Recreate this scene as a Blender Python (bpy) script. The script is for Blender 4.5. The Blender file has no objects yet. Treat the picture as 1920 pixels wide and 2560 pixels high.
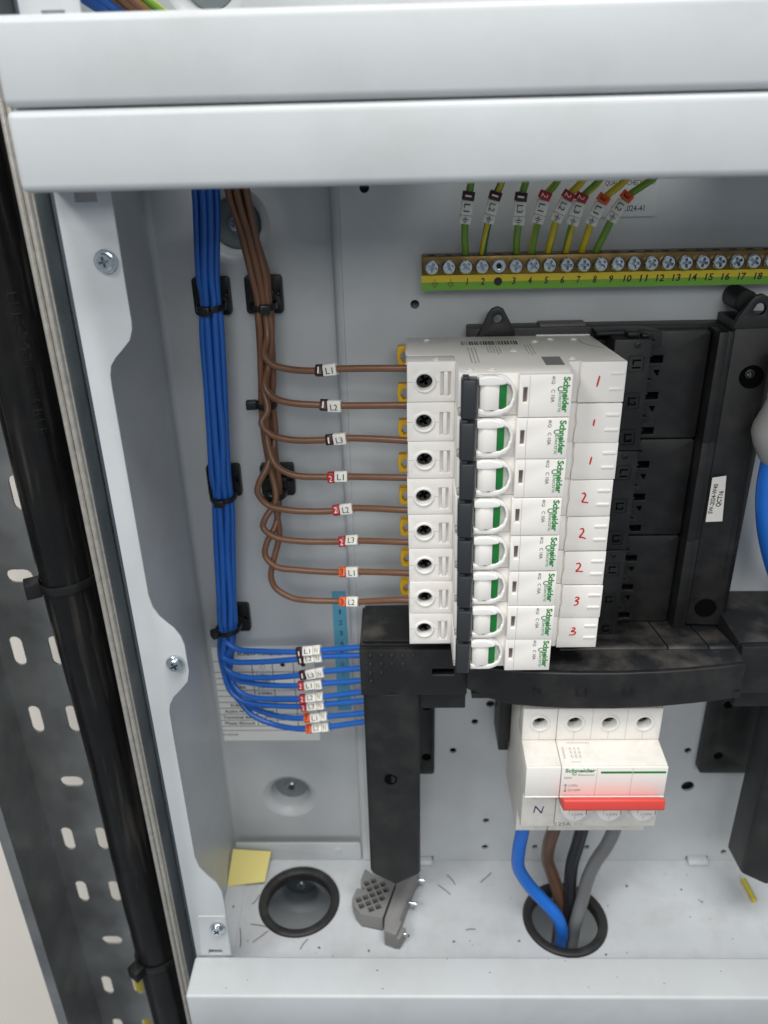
import bpy, bmesh, math, random
from mathutils import Vector, Matrix
from mathutils.geometry import delaunay_2d_cdt
random.seed(7)
S = 0.001                      # everything below is written in millimetres
PI = math.pi
scene = bpy.context.scene
COL = scene.collection

# ------------------------------------------------------------------ camera
cam_d = bpy.data.cameras.new('camera'); cam = bpy.data.objects.new('camera', cam_d); COL.objects.link(cam)
cam_d.sensor_fit = 'VERTICAL'; cam_d.sensor_height = 36.0; cam_d.lens = 36.0*2000.28/2560.0
cam_d.clip_start = 0.01; cam_d.clip_end = 50
pitch, yaw, roll = 0.449151177, 0.0287784999, 0.0247488127
fw = Vector((-math.sin(yaw)*math.cos(pitch), math.cos(yaw)*math.cos(pitch), -math.sin(pitch)))
rt = Vector((math.cos(yaw), math.sin(yaw), 0)); dn = fw.cross(rt)
r2 = math.cos(roll)*rt + math.sin(roll)*dn; d2 = -math.sin(roll)*rt + math.cos(roll)*dn
cam.matrix_world = Matrix(((r2.x, -d2.x, -fw.x, -9.126*S), (r2.y, -d2.y, -fw.y, -332.98*S), (r2.z, -d2.z, -fw.z, 98.955*S), (0, 0, 0, 1)))
cam_d.dof.use_dof = True; cam_d.dof.focus_distance = 0.365; cam_d.dof.aperture_fstop = 9.0
scene.camera = cam

# ------------------------------------------------------------------ light: a lit plant room, ceiling panels above and in front, plus an added frontal fill
world = bpy.data.worlds.new('World'); scene.world = world; world.use_nodes = True
bg = world.node_tree.nodes['Background']; bg.inputs[0].default_value = (0.86, 0.95, 1.04, 1); bg.inputs[1].default_value = 0.28
def panel(name, loc, target, sx, sy, power, col):
    d = bpy.data.lights.new(name, 'AREA'); d.shape = 'RECTANGLE'; d.size = sx; d.size_y = sy; d.energy = power; d.color = col
    o = bpy.data.objects.new(name, d); COL.objects.link(o); o.location = loc
    o.rotation_euler = (Vector(target)-Vector(loc)).to_track_quat('-Z', 'Y').to_euler()
    return o
panel('ceiling_and_fill_light', (-0.8, -1.0, 1.0), (0, 0, -0.1), 0.35, 0.35, 8, (1, 0.985, 0.96))
panel('ceiling_and_fill_light', (0.1, -0.62, 1.55), (0, 0, -0.1), 1.2, 0.6, 26.5, (1, 0.985, 0.96))
panel('ceiling_and_fill_light', (0.1, -2.2, 0.95), (0, 0, -0.1), 1.2, 0.6, 14, (1, 0.985, 0.96))  # added frontal fill with no known lamp there, lifts the dark interior
vs = scene.view_settings; vs.view_transform = 'Standard'; vs.look = 'None'; vs.exposure = 0.1; vs.gamma = 1.0

# ------------------------------------------------------------------ materials
def lin(c):
    return tuple((x/255/12.92) if x/255 <= 0.04045 else ((x/255+0.055)/1.055)**2.4 for x in c) + (1.0,)
def mat(name, col, rough=0.5, metal=0.0, bump=0.0, bscale=400.0, var=0.0, vscale=60.0, spec=0.5, rvar=0.0, dirt=None, dscale=25.0, damt=0.5, up=False):
    m = bpy.data.materials.new(name); m.use_nodes = True
    nt = m.node_tree; N = nt.nodes; L = nt.links; b = N['Principled BSDF']
    b.inputs['Base Color'].default_value = lin(col); b.inputs['Roughness'].default_value = rough
    b.inputs['Metallic'].default_value = metal; b.inputs['Specular IOR Level'].default_value = spec
    tc = N.new('ShaderNodeNewGeometry')
    src = None
    if var > 0:
        n = N.new('ShaderNodeTexNoise'); n.inputs['Scale'].default_value = vscale; n.inputs['Detail'].default_value = 6
        L.new(tc.outputs['Position'], n.inputs['Vector'])
        r = N.new('ShaderNodeMapRange'); r.inputs[1].default_value = 0.3; r.inputs[2].default_value = 0.7
        r.inputs[3].default_value = 1-var; r.inputs[4].default_value = 1+var; L.new(n.outputs[0], r.inputs[0])
        mx = N.new('ShaderNodeMix'); mx.data_type = 'RGBA'; mx.blend_type = 'MULTIPLY'; mx.inputs[0].default_value = 1
        mx.inputs[6].default_value = lin(col); L.new(r.outputs[0], mx.inputs[7]); src = mx.outputs[2]
    if dirt:
        n = N.new('ShaderNodeTexNoise'); n.inputs['Scale'].default_value = dscale; n.inputs['Detail'].default_value = 8; n.inputs['Roughness'].default_value = 0.62
        L.new(tc.outputs['Position'], n.inputs['Vector'])
        r = N.new('ShaderNodeMapRange'); r.inputs[1].default_value = 0.45; r.inputs[2].default_value = 0.68; r.inputs[3].default_value = 0; r.inputs[4].default_value = damt
        L.new(n.outputs[0], r.inputs[0]); fac = r.outputs[0]
        if up:
            sx = N.new('ShaderNodeSeparateXYZ'); L.new(tc.outputs['Normal'], sx.inputs[0])
            r2_ = N.new('ShaderNodeMapRange'); r2_.inputs[1].default_value = 0.3; r2_.inputs[2].default_value = 0.9; L.new(sx.outputs[2], r2_.inputs[0])
            ml = N.new('ShaderNodeMath'); ml.operation = 'MULTIPLY'; L.new(fac, ml.inputs[0]); L.new(r2_.outputs[0], ml.inputs[1]); fac = ml.outputs[0]
        mx = N.new('ShaderNodeMix'); mx.data_type = 'RGBA'; mx.inputs[6].default_value = lin(col); mx.inputs[7].default_value = lin(dirt)
        if src: L.new(src, mx.inputs[6])
        L.new(fac, mx.inputs[0]); src = mx.outputs[2]
    if src: L.new(src, b.inputs['Base Color'])
    if rvar > 0:
        n = N.new('ShaderNodeTexNoise'); n.inputs['Scale'].default_value = 45; n.inputs['Detail'].default_value = 5
        L.new(tc.outputs['Position'], n.inputs['Vector'])
        r = N.new('ShaderNodeMapRange'); r.inputs[1].default_value = 0.3; r.inputs[2].default_value = 0.7
        r.inputs[3].default_value = max(0.03, rough-rvar); r.inputs[4].default_value = rough+rvar; L.new(n.outputs[0], r.inputs[0]); L.new(r.outputs[0], b.inputs['Roughness'])
    if bump > 0:
        n = N.new('ShaderNodeTexNoise'); n.inputs['Scale'].default_value = bscale; n.inputs['Detail'].default_value = 3
        L.new(tc.outputs['Position'], n.inputs['Vector'])
        bp = N.new('ShaderNodeBump'); bp.inputs['Strength'].default_value = bump; bp.inputs['Distance'].default_value = 0.0004
        L.new(n.outputs[0], bp.inputs['Height']); L.new(bp.outputs[0], b.inputs['Normal'])
    return m
M = {}
M['paint'] = mat('grey_powder_paint', (192, 196, 198), 0.36, bump=0.07, bscale=1500, var=0.015, vscale=30, spec=0.45, dirt=(166, 167, 164), dscale=22, damt=0.28)
M['floorpaint'] = mat('dusty_grey_paint', (196, 200, 203), 0.38, bump=0.10, bscale=900, var=0.03, vscale=40, dirt=(160, 158, 152), dscale=60, damt=0.25)
M['galv'] = mat('galvanised_steel', (158, 159, 158), 0.36, metal=0.8, var=0.3, vscale=24, rvar=0.14, bump=0.05, bscale=250)
M['galvedge'] = mat('cut_steel_edge', (205, 200, 190), 0.35, metal=0.7, var=0.12, vscale=300, bump=0.25, bscale=700)
M['jacket'] = mat('black_cable_jacket', (15, 14, 14), 0.38, var=0.2, vscale=50, bump=0.5, bscale=120, dirt=(48, 45, 42), dscale=60, damt=0.14, spec=0.35)
def streaks(m, zs=0.06, sc=220.0):
    # long scuffs running with the cable: stretched noise drives sheen and a little colour
    nt = m.node_tree; N = nt.nodes; L = nt.links; b = N['Principled BSDF']; g = N.new('ShaderNodeNewGeometry'); mp = N.new('ShaderNodeMapping')
    mp.inputs['Scale'].default_value = (1, 1, zs); L.new(g.outputs['Position'], mp.inputs['Vector'])
    n = N.new('ShaderNodeTexNoise'); n.inputs['Scale'].default_value = sc; n.inputs['Detail'].default_value = 7; L.new(mp.outputs[0], n.inputs['Vector'])
    r = N.new('ShaderNodeMapRange'); r.inputs[1].default_value = 0.35; r.inputs[2].default_value = 0.7; r.inputs[3].default_value = 0.18; r.inputs[4].default_value = 0.6
    L.new(n.outputs[0], r.inputs[0]); L.new(r.outputs[0], b.inputs['Roughness'])
    r2 = N.new('ShaderNodeMapRange'); r2.inputs[1].default_value = 0.56; r2.inputs[2].default_value = 0.72; r2.inputs[4].default_value = 0.55
    L.new(n.outputs[0], r2.inputs[0]); mx = N.new('ShaderNodeMix'); mx.data_type = 'RGBA'; mx.inputs[7].default_value = lin((70, 66, 62))
    old = b.inputs['Base Color'].links[0].from_socket; L.new(old, mx.inputs[6]); L.new(r2.outputs[0], mx.inputs[0]); L.new(mx.outputs[2], b.inputs['Base Color'])
streaks(M['jacket'])
M['plug'] = mat('grey_sealing_plug', (124, 132, 134), 0.4)
M['white'] = mat('white_plastic', (238, 234, 228), 0.42, bump=0.03, bscale=1200, var=0.012, vscale=80)
M['white2'] = mat('white_glossy_plastic', (236, 234, 230), 0.25, bump=0.02)
M['sidewhite'] = mat('dusty_white_plastic', (226, 222, 214), 0.5, dirt=(170, 162, 148), dscale=150, damt=0.24)
M['black'] = mat('black_plastic', (23, 23, 24), 0.48, bump=0.10, bscale=900, var=0.12, vscale=70, dirt=(78, 75, 71), dscale=55, damt=0.22)
M['dustblack'] = mat('dusty_black_plastic', (24, 25, 27), 0.5, bump=0.12, bscale=800, dirt=(100, 95, 88), dscale=34, damt=0.6, up=True)
M['tie'] = mat('black_nylon', (20, 20, 21), 0.4)
M['handle'] = mat('charcoal_plastic', (48, 51, 54), 0.38, bump=0.05)
M['dark'] = mat('dark_void', (12, 12, 13), 0.7)
M['green'] = mat('green_flag', (20, 118, 50), 0.35)
M['greenink'] = mat('green_ink', (28, 134, 60), 0.5)
M['greyink'] = mat('grey_ink', (112, 108, 106), 0.6)
M['paleink'] = mat('pale_grey_ink', (168, 164, 160), 0.6)
M['blackink'] = mat('black_ink', (18, 18, 18), 0.6)
M['whiteink'] = mat('white_ink', (235, 232, 226), 0.6)
M['goldink'] = mat('olive_ink', (150, 132, 62), 0.6)
M['redink'] = mat('red_marker_ink', (206, 44, 44), 0.5)
M['blueink'] = mat('navy_pen_ink', (28, 30, 92), 0.5)
M['window'] = mat('grey_window', (122, 108, 108), 0.35)
M['yellow'] = mat('yellow_plastic', (222, 174, 24), 0.4)
M['red'] = mat('red_handle_plastic', (216, 74, 66), 0.45)
M['screwdark'] = mat('terminal_screw_steel', (66, 68, 66), 0.38, metal=0.75, var=0.3, vscale=500)
M['screwblack'] = mat('shaded_terminal_screw', (46, 47, 45), 0.35, metal=0.4, var=0.3, vscale=500)
M['zinc'] = mat('zinc_screw', (205, 212, 218), 0.2, metal=1.0, var=0.1, vscale=600, rvar=0.08)
M['zincdark'] = mat('zinc_recess', (150, 160, 168), 0.3, metal=0.95)
M['brass'] = mat('tarnished_brass', (112, 92, 56), 0.34, metal=0.9, var=0.25, vscale=160, rvar=0.1)
M['bluewire'] = mat('blue_pvc', (36, 98, 184), 0.32, bump=0.04, bscale=500, var=0.05, vscale=100)
M['bluebig'] = mat('bright_blue_pvc', (32, 108, 204), 0.36, var=0.05, vscale=80)
M['brownwire'] = mat('brown_pvc', (122, 86, 64), 0.36, var=0.06, vscale=100)
M['brownbig'] = mat('dark_brown_pvc', (98, 70, 52), 0.36, var=0.06, vscale=80)
M['blackbig'] = mat('black_pvc', (30, 30, 32), 0.36)
M['greybig'] = mat('grey_pvc', (112, 112, 112), 0.4, var=0.05, vscale=80)
M['ewgreen'] = mat('green_pvc', (112, 152, 54), 0.4)
M['ewdark'] = mat('deep_green_pvc', (34, 120, 62), 0.4)
M['ewyellow'] = mat('yellow_pvc', (204, 182, 40), 0.4)
M['mkwhite'] = mat('white_marker_sleeve', (232, 230, 222), 0.4)
M['mk1'] = mat('maroon_marker_sleeve', (58, 20, 24), 0.4)
M['mk2'] = mat('red_marker_sleeve', (176, 34, 44), 0.4)
M['mk3'] = mat('orange_marker_sleeve', (226, 92, 34), 0.4)
M['ebyellow'] = mat('yellow_label', (206, 182, 34), 0.45)
M['ebgreen'] = mat('green_label', (104, 158, 40), 0.45)
M['paper'] = mat('label_paper', (242, 242, 238), 0.6)
M['sticker'] = mat('white_sticker', (226, 222, 214), 0.55)
M['clearlabel'] = mat('pale_label', (196, 200, 200), 0.5)
M['bluelabel'] = mat('blue_label', (96, 170, 200), 0.5)
M['note'] = mat('yellow_note_paper', (226, 212, 132), 0.75)
M['rubber'] = mat('black_rubber', (32, 32, 33), 0.55, dirt=(84, 80, 76), dscale=80, damt=0.4)
M['greypl'] = mat('grey_plastic', (128, 127, 126), 0.5, var=0.04)
M['greydk'] = mat('grey_plastic_pocket', (96, 95, 94), 0.6)
M['boot'] = mat('grey_boot_plastic', (150, 149, 147), 0.45, var=0.05)
M['copper'] = mat('copper_strand', (150, 96, 58), 0.35, metal=0.7)
M['wall'] = mat('cream_wall_paint', (240, 232, 222), 0.8, bump=0.06, bscale=300, var=0.015, vscale=12)
M['void'] = mat('unlit_hole', (5, 5, 5), 0.95, spec=0.1)
M['slate'] = mat('slate_gap_shade', (92, 108, 118), 0.5, bump=0.05, bscale=500)  # dark tone standing in for the shade between tray and enclosure
M['speck'] = mat('dirt_speck', (104, 100, 95), 0.8)

# ------------------------------------------------------------------ mesh helpers (world millimetres in, local metres out)
ORG = {}
def org(p): return ORG.get(p.name, Vector((0, 0, 0))) if p else Vector((0, 0, 0))
def thing(name, label, cat, loc=(0, 0, 0), group=None):
    o = bpy.data.objects.new(name, None); COL.objects.link(o); o.location = Vector(loc)*S; o.empty_display_size = 0.01
    o['label'] = label; o['category'] = cat
    if group: o['group'] = group
    ORG[o.name] = Vector(loc); return o
def tag(o, label, cat, group=None):
    o['label'] = label; o['category'] = cat
    if group: o['group'] = group
    return o
def link(name, me, parent, mats, at=None):
    o = bpy.data.objects.new(name, me); COL.objects.link(o)
    for m in (mats if isinstance(mats, (list, tuple)) else [mats]): me.materials.append(M[m])
    base = org(parent)
    if at is None: at = base
    ORG[o.name] = Vector(at)
    if parent: o.parent = parent
    o.location = (Vector(at)-base)*S
    return o
def build(name, verts, faces, mats, parent=None, bevel=0.0, seg=2, sharp=35, fm=None, at=None, weld=False):
    a = Vector(at) if at is not None else org(parent)
    bm = bmesh.new()
    vv = [bm.verts.new((Vector(v)-a)*S) for v in verts]
    for i, f in enumerate(faces):
        try:
            ff = bm.faces.new([vv[k] for k in f])
            if fm: ff.material_index = fm[i]
        except ValueError: pass
    if weld: bmesh.ops.remove_doubles(bm, verts=bm.verts, dist=1e-7)
    bmesh.ops.recalc_face_normals(bm, faces=bm.faces)
    if bevel > 0:
        es = [e for e in bm.edges if len(e.link_faces) == 2 and e.calc_face_angle(0) > math.radians(28)]
        bmesh.ops.bevel(bm, geom=es, offset=bevel*S, segments=seg, profile=0.5, affect='EDGES', clamp_overlap=True)
    me = bpy.data.meshes.new(name); bm.to_mesh(me); bm.free()
    for p in me.polygons:
        nrm = p.normal; p.use_smooth = not (bevel > 0 and max(abs(nrm.x), abs(nrm.y), abs(nrm.z)) > 0.99999)
    me.set_sharp_from_angle(angle=math.radians(sharp))
    return link(name, me, parent, mats, at=at)
def in_poly(p, poly):
    r = False; n = len(poly)
    for i in range(n):
        (x1, y1), (x2, y2) = poly[i], poly[(i+1) % n]
        if (y1 > p[1]) != (y2 > p[1]) and p[0] < (x2-x1)*(p[1]-y1)/(y2-y1)+x1: r = not r
    return r
def fill(loops):
    # triangles covering loops[0] minus the other loops (indices into the concatenated points)
    flat = [Vector((p[0], p[1])) for l in loops for p in l]; ed = []; k = 0
    for l in loops:
        n = len(l); ed += [(k+i, k+(i+1) % n) for i in range(n)]; k += n
    vo, eo, fo, ov, oe, of = delaunay_2d_cdt(flat, ed, [], 0, 1e-6)
    out = []
    for f in fo:
        c = sum((vo[i] for i in f), Vector((0, 0)))/len(f)
        if in_poly(c, [(q[0], q[1]) for q in loops[0]]) and not any(in_poly(c, [(q[0], q[1]) for q in h]) for h in loops[1:]):
            if any(not ov[i] for i in f): continue
            out.append(tuple(ov[i][0] for i in f))
    return out
AX = {'x': lambda u, v, w: (w, u, v), 'y': lambda u, v, w: (u, w, v), 'z': lambda u, v, w: (u, v, w)}
# 'x': outline in (y,z); 'y': outline in (x,z); 'z': outline in (x,y)
def prism_data(outline, a, b, axis, holes=()):
    f = AX[axis]; loops = [list(outline)] + [list(h) for h in holes]
    flat = [p for l in loops for p in l]; n = len(flat)
    verts = [f(p[0], p[1], a) for p in flat] + [f(p[0], p[1], b) for p in flat]
    faces = []
    if holes:
        tris = fill(loops)
        for t in tris: faces.append(tuple(t)); faces.append(tuple(i+n for i in reversed(t)))
    else:
        faces.append(tuple(range(n))); faces.append(tuple(range(2*n-1, n-1, -1)))
    s = 0
    for l in loops:
        k = len(l)
        for i in range(k):
            j = (i+1) % k; faces.append((s+i, s+j, s+j+n, s+i+n))
        s += k
    return verts, faces
def prism(name, outline, a, b, axis, m, parent=None, holes=(), bevel=0.0, seg=2, sharp=35, at=None):
    v, f = prism_data(outline, a, b, axis, holes)
    return build(name, v, f, m, parent, bevel=bevel, seg=seg, sharp=sharp, at=at)
def box(name, lo, hi, m, parent=None, bevel=0.0, seg=2, at=None):
    return prism(name, [(lo[0], lo[1]), (hi[0], lo[1]), (hi[0], hi[1]), (lo[0], hi[1])], lo[2], hi[2], 'z', m, parent, bevel=bevel, seg=seg, at=at)
def multi(name, items, m, parent=None, bevel=0.0):
    V, F = [], []
    for (v, f) in items:
        k = len(V); V += list(v); F += [tuple(i+k for i in ff) for ff in f]
    return build(name, V, F, m, parent, bevel=bevel)
def bxd(lo, hi): return prism_data([(lo[0], lo[1]), (hi[0], lo[1]), (hi[0], hi[1]), (lo[0], hi[1])], lo[2], hi[2], 'z')
def rect(x0, z0, x1, z1): return [(x0, z0), (x1, z0), (x1, z1), (x0, z1)]
def circ(cx, cz, r, n=20, ph=0.0): return [(cx+r*math.cos(2*PI*i/n+ph), cz+r*math.sin(2*PI*i/n+ph)) for i in range(n)]
def rrect(x0, z0, x1, z1, r, n=4):
    o = []
    for (cx, cz, a0) in ((x1-r, z1-r, 0), (x0+r, z1-r, 90), (x0+r, z0+r, 180), (x1-r, z0+r, 270)):
        for i in range(n+1):
            a = math.radians(a0+90*i/n); o.append((cx+r*math.cos(a), cz+r*math.sin(a)))
    return o
def frame_of(n):
    n = Vector(n).normalized(); u = Vector((0, 0, 1)).cross(n)
    if u.length < 1e-3: u = Vector((1, 0, 0))
    u.normalize(); return u, n.cross(u), n
def lathe(name, prof, c, n, m, parent=None, seg=24, at=None, sharp=35):
    # prof: (radius, height along n)
    u, v, n = frame_of(n); c = Vector(c); V, F = [], []
    for (r, h) in prof:
        for i in range(seg):
            a = 2*PI*i/seg; V.append(c+n*h+u*(r*math.cos(a))+v*(r*math.sin(a)))
    for k in range(len(prof)-1):
        for i in range(seg):
            j = (i+1) % seg; F.append((k*seg+i, k*seg+j, (k+1)*seg+j, (k+1)*seg+i))
    if prof[0][0] > 1e-6 and prof[0][0] < 900: pass
    return build(name, V, F, m, parent, at=at, sharp=sharp, weld=True)
def spline(pts, res=8):
    P = [Vector(p) for p in pts]; P = [P[0]*2-P[1]] + P + [P[-1]*2-P[-2]]; out = []
    for i in range(1, len(P)-2):
        p0, p1, p2, p3 = P[i-1:i+3]
        d1 = max((p1-p0).length, 1e-3)**.5; d2_ = max((p2-p1).length, 1e-3)**.5; d3 = max((p3-p2).length, 1e-3)**.5
        for k in range(res):
            t = d1 + d2_*k/res; t0, t1, t2, t3 = 0, d1, d1+d2_, d1+d2_+d3
            a1 = p0*((t1-t)/(t1-t0)) + p1*((t-t0)/(t1-t0)); a2 = p1*((t2-t)/(t2-t1)) + p2*((t-t1)/(t2-t1)); a3 = p2*((t3-t)/(t3-t2)) + p3*((t-t2)/(t3-t2))
            b1 = a1*((t2-t)/(t2-t0)) + a2*((t-t0)/(t2-t0)); b2 = a2*((t3-t)/(t3-t1)) + a3*((t-t1)/(t3-t1))
            out.append(b1*((t2-t)/(t2-t1)) + b2*((t-t1)/(t2-t1)))
    out.append(P[-2]); return out
def tube(name, pts, r, m, parent=None, seg=12, res=8, smooth=True, stripe=None, twist=0.0, at=None, rads=None):
    P = spline(pts, res) if smooth else [Vector(p) for p in pts]
    V, F, fmi = [], [], []; t = (P[1]-P[0]).normalized()
    u = t.orthogonal().normalized(); n = len(P)
    for i, p in enumerate(P):
        t2 = (P[min(i+1, n-1)]-P[max(i-1, 0)]).normalized()
        u = (u-t2*u.dot(t2)).normalized(); w = t2.cross(u)
        rr = rads[i*len(rads)//n] if rads else r
        for k in range(seg):
            a = 2*PI*k/seg + twist*i/n; V.append(p+u*(rr*math.cos(a))+w*(rr*math.sin(a)))
    for i in range(n-1):
        for k in range(seg):
            j = (k+1) % seg; F.append((i*seg+k, i*seg+j, (i+1)*seg+j, (i+1)*seg+k)); fmi.append(1 if stripe and ((k-stripe[0]) % seg) < stripe[1] else 0)
    F.append(tuple(range(seg))); fmi.append(0); F.append(tuple((n-1)*seg+k for k in range(seg))); fmi.append(0)
    return build(name, V, F, m, parent, fm=fmi, at=at, sharp=60)
def text(name, s, c, u, v, w, h, m, parent=None, off=0.0, bold=0.0, shear=0.0):
    # flat lettering centred at c, reading along u, upright along v, scaled into a w x h box
    cu = bpy.data.curves.new('t', 'FONT'); cu.body = s; cu.size = 1.0; cu.offset = bold; cu.resolution_u = 3; cu.shear = shear
    to = bpy.data.objects.new('t', cu); me = bpy.data.meshes.new_from_object(to)
    bpy.data.objects.remove(to); bpy.data.curves.remove(cu)
    xs = [q.co.x for q in me.vertices]; ys = [q.co.y for q in me.vertices]
    x0, x1, y0, y1 = min(xs), max(xs), min(ys), max(ys)
    u = Vector(u).normalized(); v = Vector(v).normalized(); nn = u.cross(v); c = Vector(c)+nn*off
    base = org(parent)
    for q in me.vertices:
        a = ((q.co.x-x0)/(x1-x0)-0.5)*w; b = ((q.co.y-y0)/(y1-y0)-0.5)*h
        q.co = (c+u*a+v*b-base)*S
    me.materials.clear()
    return link(name, me, parent, m)
def stroke(name, pts2, c, u, v, wd, m, parent=None, th=0.04):
    # a pen stroke: flat ribbon of small width through 2D points in the plane (u, v)
    u = Vector(u).normalized(); v = Vector(v).normalized(); nn = u.cross(v)
    P = spline([(p[0], p[1], 0) for p in pts2], 6); V, F = [], []
    for i, p in enumerate(P):
        t = (P[min(i+1, len(P)-1)]-P[max(i-1, 0)]).normalized(); q = Vector((-t.y, t.x, 0))
        ww = wd*(0.75+0.25*math.sin(PI*i/max(1, len(P)-1)))
        for s_ in (-.5, .5):
            e = p+q*(ww*s_); V.append(Vector(c)+u*e.x+v*e.y+nn*th)
    for i in range(len(P)-1): F.append((2*i, 2*i+1, 2*i+3, 2*i+2))
    return build(name, V, F, m, parent)
def cross_outline(r, w, n=4, ph=0.0):
    # plus-shaped recess
    o = []
    for k in range(4):
        a = ph+k*PI/2
        for (x, y) in ((r, -w), (r, w), (w, w)):
            o.append((x*math.cos(a)-y*math.sin(a), x*math.sin(a)+y*math.cos(a)))
    return o
def screw(parent, c, r, h, m='zinc', axis='y', ph=0.4, washer=0.0, deep='zincdark', slotted=False, name='screw', sgn=-1):
    # pan head facing sgn*axis, with a real cross recess; (c) is on the seat surface
    ax = {'x': Vector((1, 0, 0)), 'y': Vector((0, 1, 0)), 'z': Vector((0, 0, 1))}[axis]*sgn
    f = AX[axis]; c = Vector(c)
    w0 = c.dot(ax)*1.0
    def P(p2, k):
        if axis == 'y': return (c.x+p2[0], c.y+sgn*k, c.z+p2[1])
        if axis == 'z': return (c.x+p2[0], c.y+p2[1], c.z+sgn*k)
        return (c.x+sgn*k, c.y+p2[0], c.z+p2[1])
    out = circ(0, 0, r*0.82, 24); hole = cross_outline(r*0.58, r*0.15, ph=ph)
    if slotted: hole = cross_outline(r*0.66, r*0.2, ph=ph)
    loops = [out, hole]; flat = out+hole; n = len(flat)
    V = [P(p, h) for p in flat]; F = [tuple(t) for t in fill(loops)]
    k0 = len(V); V += [P(p, h*0.72) for p in circ(0, 0, r, 24)]; V += [P(p, 0) for p in circ(0, 0, r, 24)]
    for i in range(24):
        j = (i+1) % 24; F.append((i, j, k0+j, k0+i)); F.append((k0+i, k0+j, k0+24+j, k0+24+i))
    k1 = len(V); V += [P(p, h*0.25) for p in hole]; fm = [0]*len(F)
    for i in range(12):
        j = (i+1) % 12; F.append((24+i, 24+j, k1+j, k1+i)); fm.append(1)
    F.append(tuple(range(k1, k1+12))); fm.append(1)
    o = build(name, V, F, [m, deep], parent, fm=fm, at=tuple(c))
    if washer > 0:
        lathe('washer', [(r*0.7, 0.9), (washer*0.93, 0.9), (washer, 0.6), (washer, -0.2)], c, ax, m, o, seg=24)
    return o
def copyobj(o, parent, loc=None, rot=None):
    c = o.copy(); COL.objects.link(c); c.parent = parent
    if loc is not None: c.location = loc
    if rot is not None: c.rotation_euler = rot
    for ch in o.children: copyobj(ch, c)
    return c
def structure(o): o['kind'] = 'structure'; return o

# ================================================================== SETTING: the wall behind
structure(box('wall', (-900, 128, -900), (700, 140, 700), 'wall'))

# ================================================================== ENCLOSURE
XL, XR = -132.5, 330.0           # outer left and right of the steel boxes
def dimple_prof(): return [(18.5, 0.0), (17.4, -0.5), (15.6, -1.6), (14.0, -3.2), (13.2, -5.0), (12.8, -11.0), (12.3, -12.2), (11.4, -12.6), (5.2, -12.8), (4.6, -12.0), (0.0, -11.8)]
def dimple(parent, x, z):
    u = lathe('fixing_dimple', dimple_prof(), (x, 72.6, z), (0, -1, 0), 'paint', parent, seg=36, sharp=60)
    lathe('sealing_plug', [(11.6, 0.0), (11.6, 1.2), (10.8, 1.6), (5.0, 1.8), (4.4, 2.4), (2.0, 2.4)], (x, 85.0, z), (0, -1, 0), 'plug', u, seg=32)
    screw(u, (x, 83.0, z), 3.4, 2.0, m='zinc', ph=0.7, name='fixing_screw')
def steel_box(label, z0, z1, flange_outline, flange_holes, dimples, name='steel_enclosure'):
    E = thing(name, label, 'enclosure', (XL, 74, z0))
    prism('back_panel', rect(XL, z0, XR, z1), 72.6, 74.0, 'y', 'paint', E, holes=[circ(x, z, 18.5, 36) for x, z in dimples])
    for x, z in dimples: dimple(E, x, z)
    box('side_panel', (XL, -28.6, z0), (XL+1.3, 72.5, z1), 'paint', E)
    box('side_panel', (XR-1.3, -28.6, z0), (XR, 72.5, z1), 'paint', E)
    if flange_outline:
        prism('front_flange', flange_outline, -30.0, -28.7, 'y', 'paint', E, holes=flange_holes, bevel=0.25)
    return E
# wavy front flange of the main box (x, z)
FR = [(-112.0, 105.5), (-112.0, 49.7), (-111.9, 34.7), (-112.2, 31.2), (-113.7, 27.2), (-117.0, 23.7), (-120.2, 20.6), (-122.6, 17.4), (-123.6, 13.3), (-123.8, 7.7), (-123.8, -87.0),
      (-122.9, -93.3), (-120.7, -98.2), (-117.9, -101.7), (-114.9, -104.8), (-112.4, -109.2), (-111.2, -114.0), (-111.0, -128.7), (-112.3, -134.6), (-116.1, -139.2), (-120.2, -143.6), (-122.6, -148.2), (-123.5, -152.6),
      (-123.7, -167), (-123.6, -250.5), (-122.2, -258.4), (-118.6, -265.1), (-114.4, -270.5), (-112.1, -277.3), (-111.7, -287.0), (-111.9, -345)]
outl = [(XL, 105.5)] + FR + [(XL, -345)]
main = steel_box('open pale grey steel distribution board enclosure with wavy front flange', -358.0, 106.0, outl[::-1],
                 [rect(-125.3, 77.0, -117.3, 80.4), rect(-124.9, -328.4, -116.9, -324.2)], [(-90.5, 57.5), (-89.8, -311.0)], name='distribution_enclosure')
upper = steel_box('upper pale grey steel box section above the twin front rails', 106.6, 260.0,
                  [(XL, 107), (-112.3, 107), (-112.3, 240), (XL, 240)], [rect(-125.4, 133.0, -117.6, 135.3)], [(-91.8, 159.0)], name='upper_enclosure')
lower = steel_box('dark lower box section below the floor seen through the rubber grommet', -480.0, -360.0, None, [], [(-89.8, -409.0)], name='lower_enclosure')
box('base_panel', (XL, -54, -481.5), (XR, 74, -480), 'paint', lower)
box('front_shade_panel', (XL, -54.4, -480), (XR, -53, -392), 'paint', lower)  # unseen; its height is set to darken the wall behind the grommet
# floor with grommet holes
G1, G2 = (-81.5, 28.0), (89.5, 15.0)
prism('floor_panel', rect(XL+1.3, -28.0, XR-1.3, 72.5), -359.5, -358.0, 'z', 'floorpaint', main, holes=[circ(G1[0], G1[1], 22.5, 40), circ(G2[0], G2[1], 22.5, 40)])
prism('top_shade_panel', rect(XL+1.3, -28.0, XR-1.3, 72.5), 104.4, 105.8, 'z', 'paint', main, holes=[rect(-112, 38, -74, 62), rect(2, 40, 122, 50)])  # unseen shelf added for shade, slots kept narrow to limit light
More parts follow.
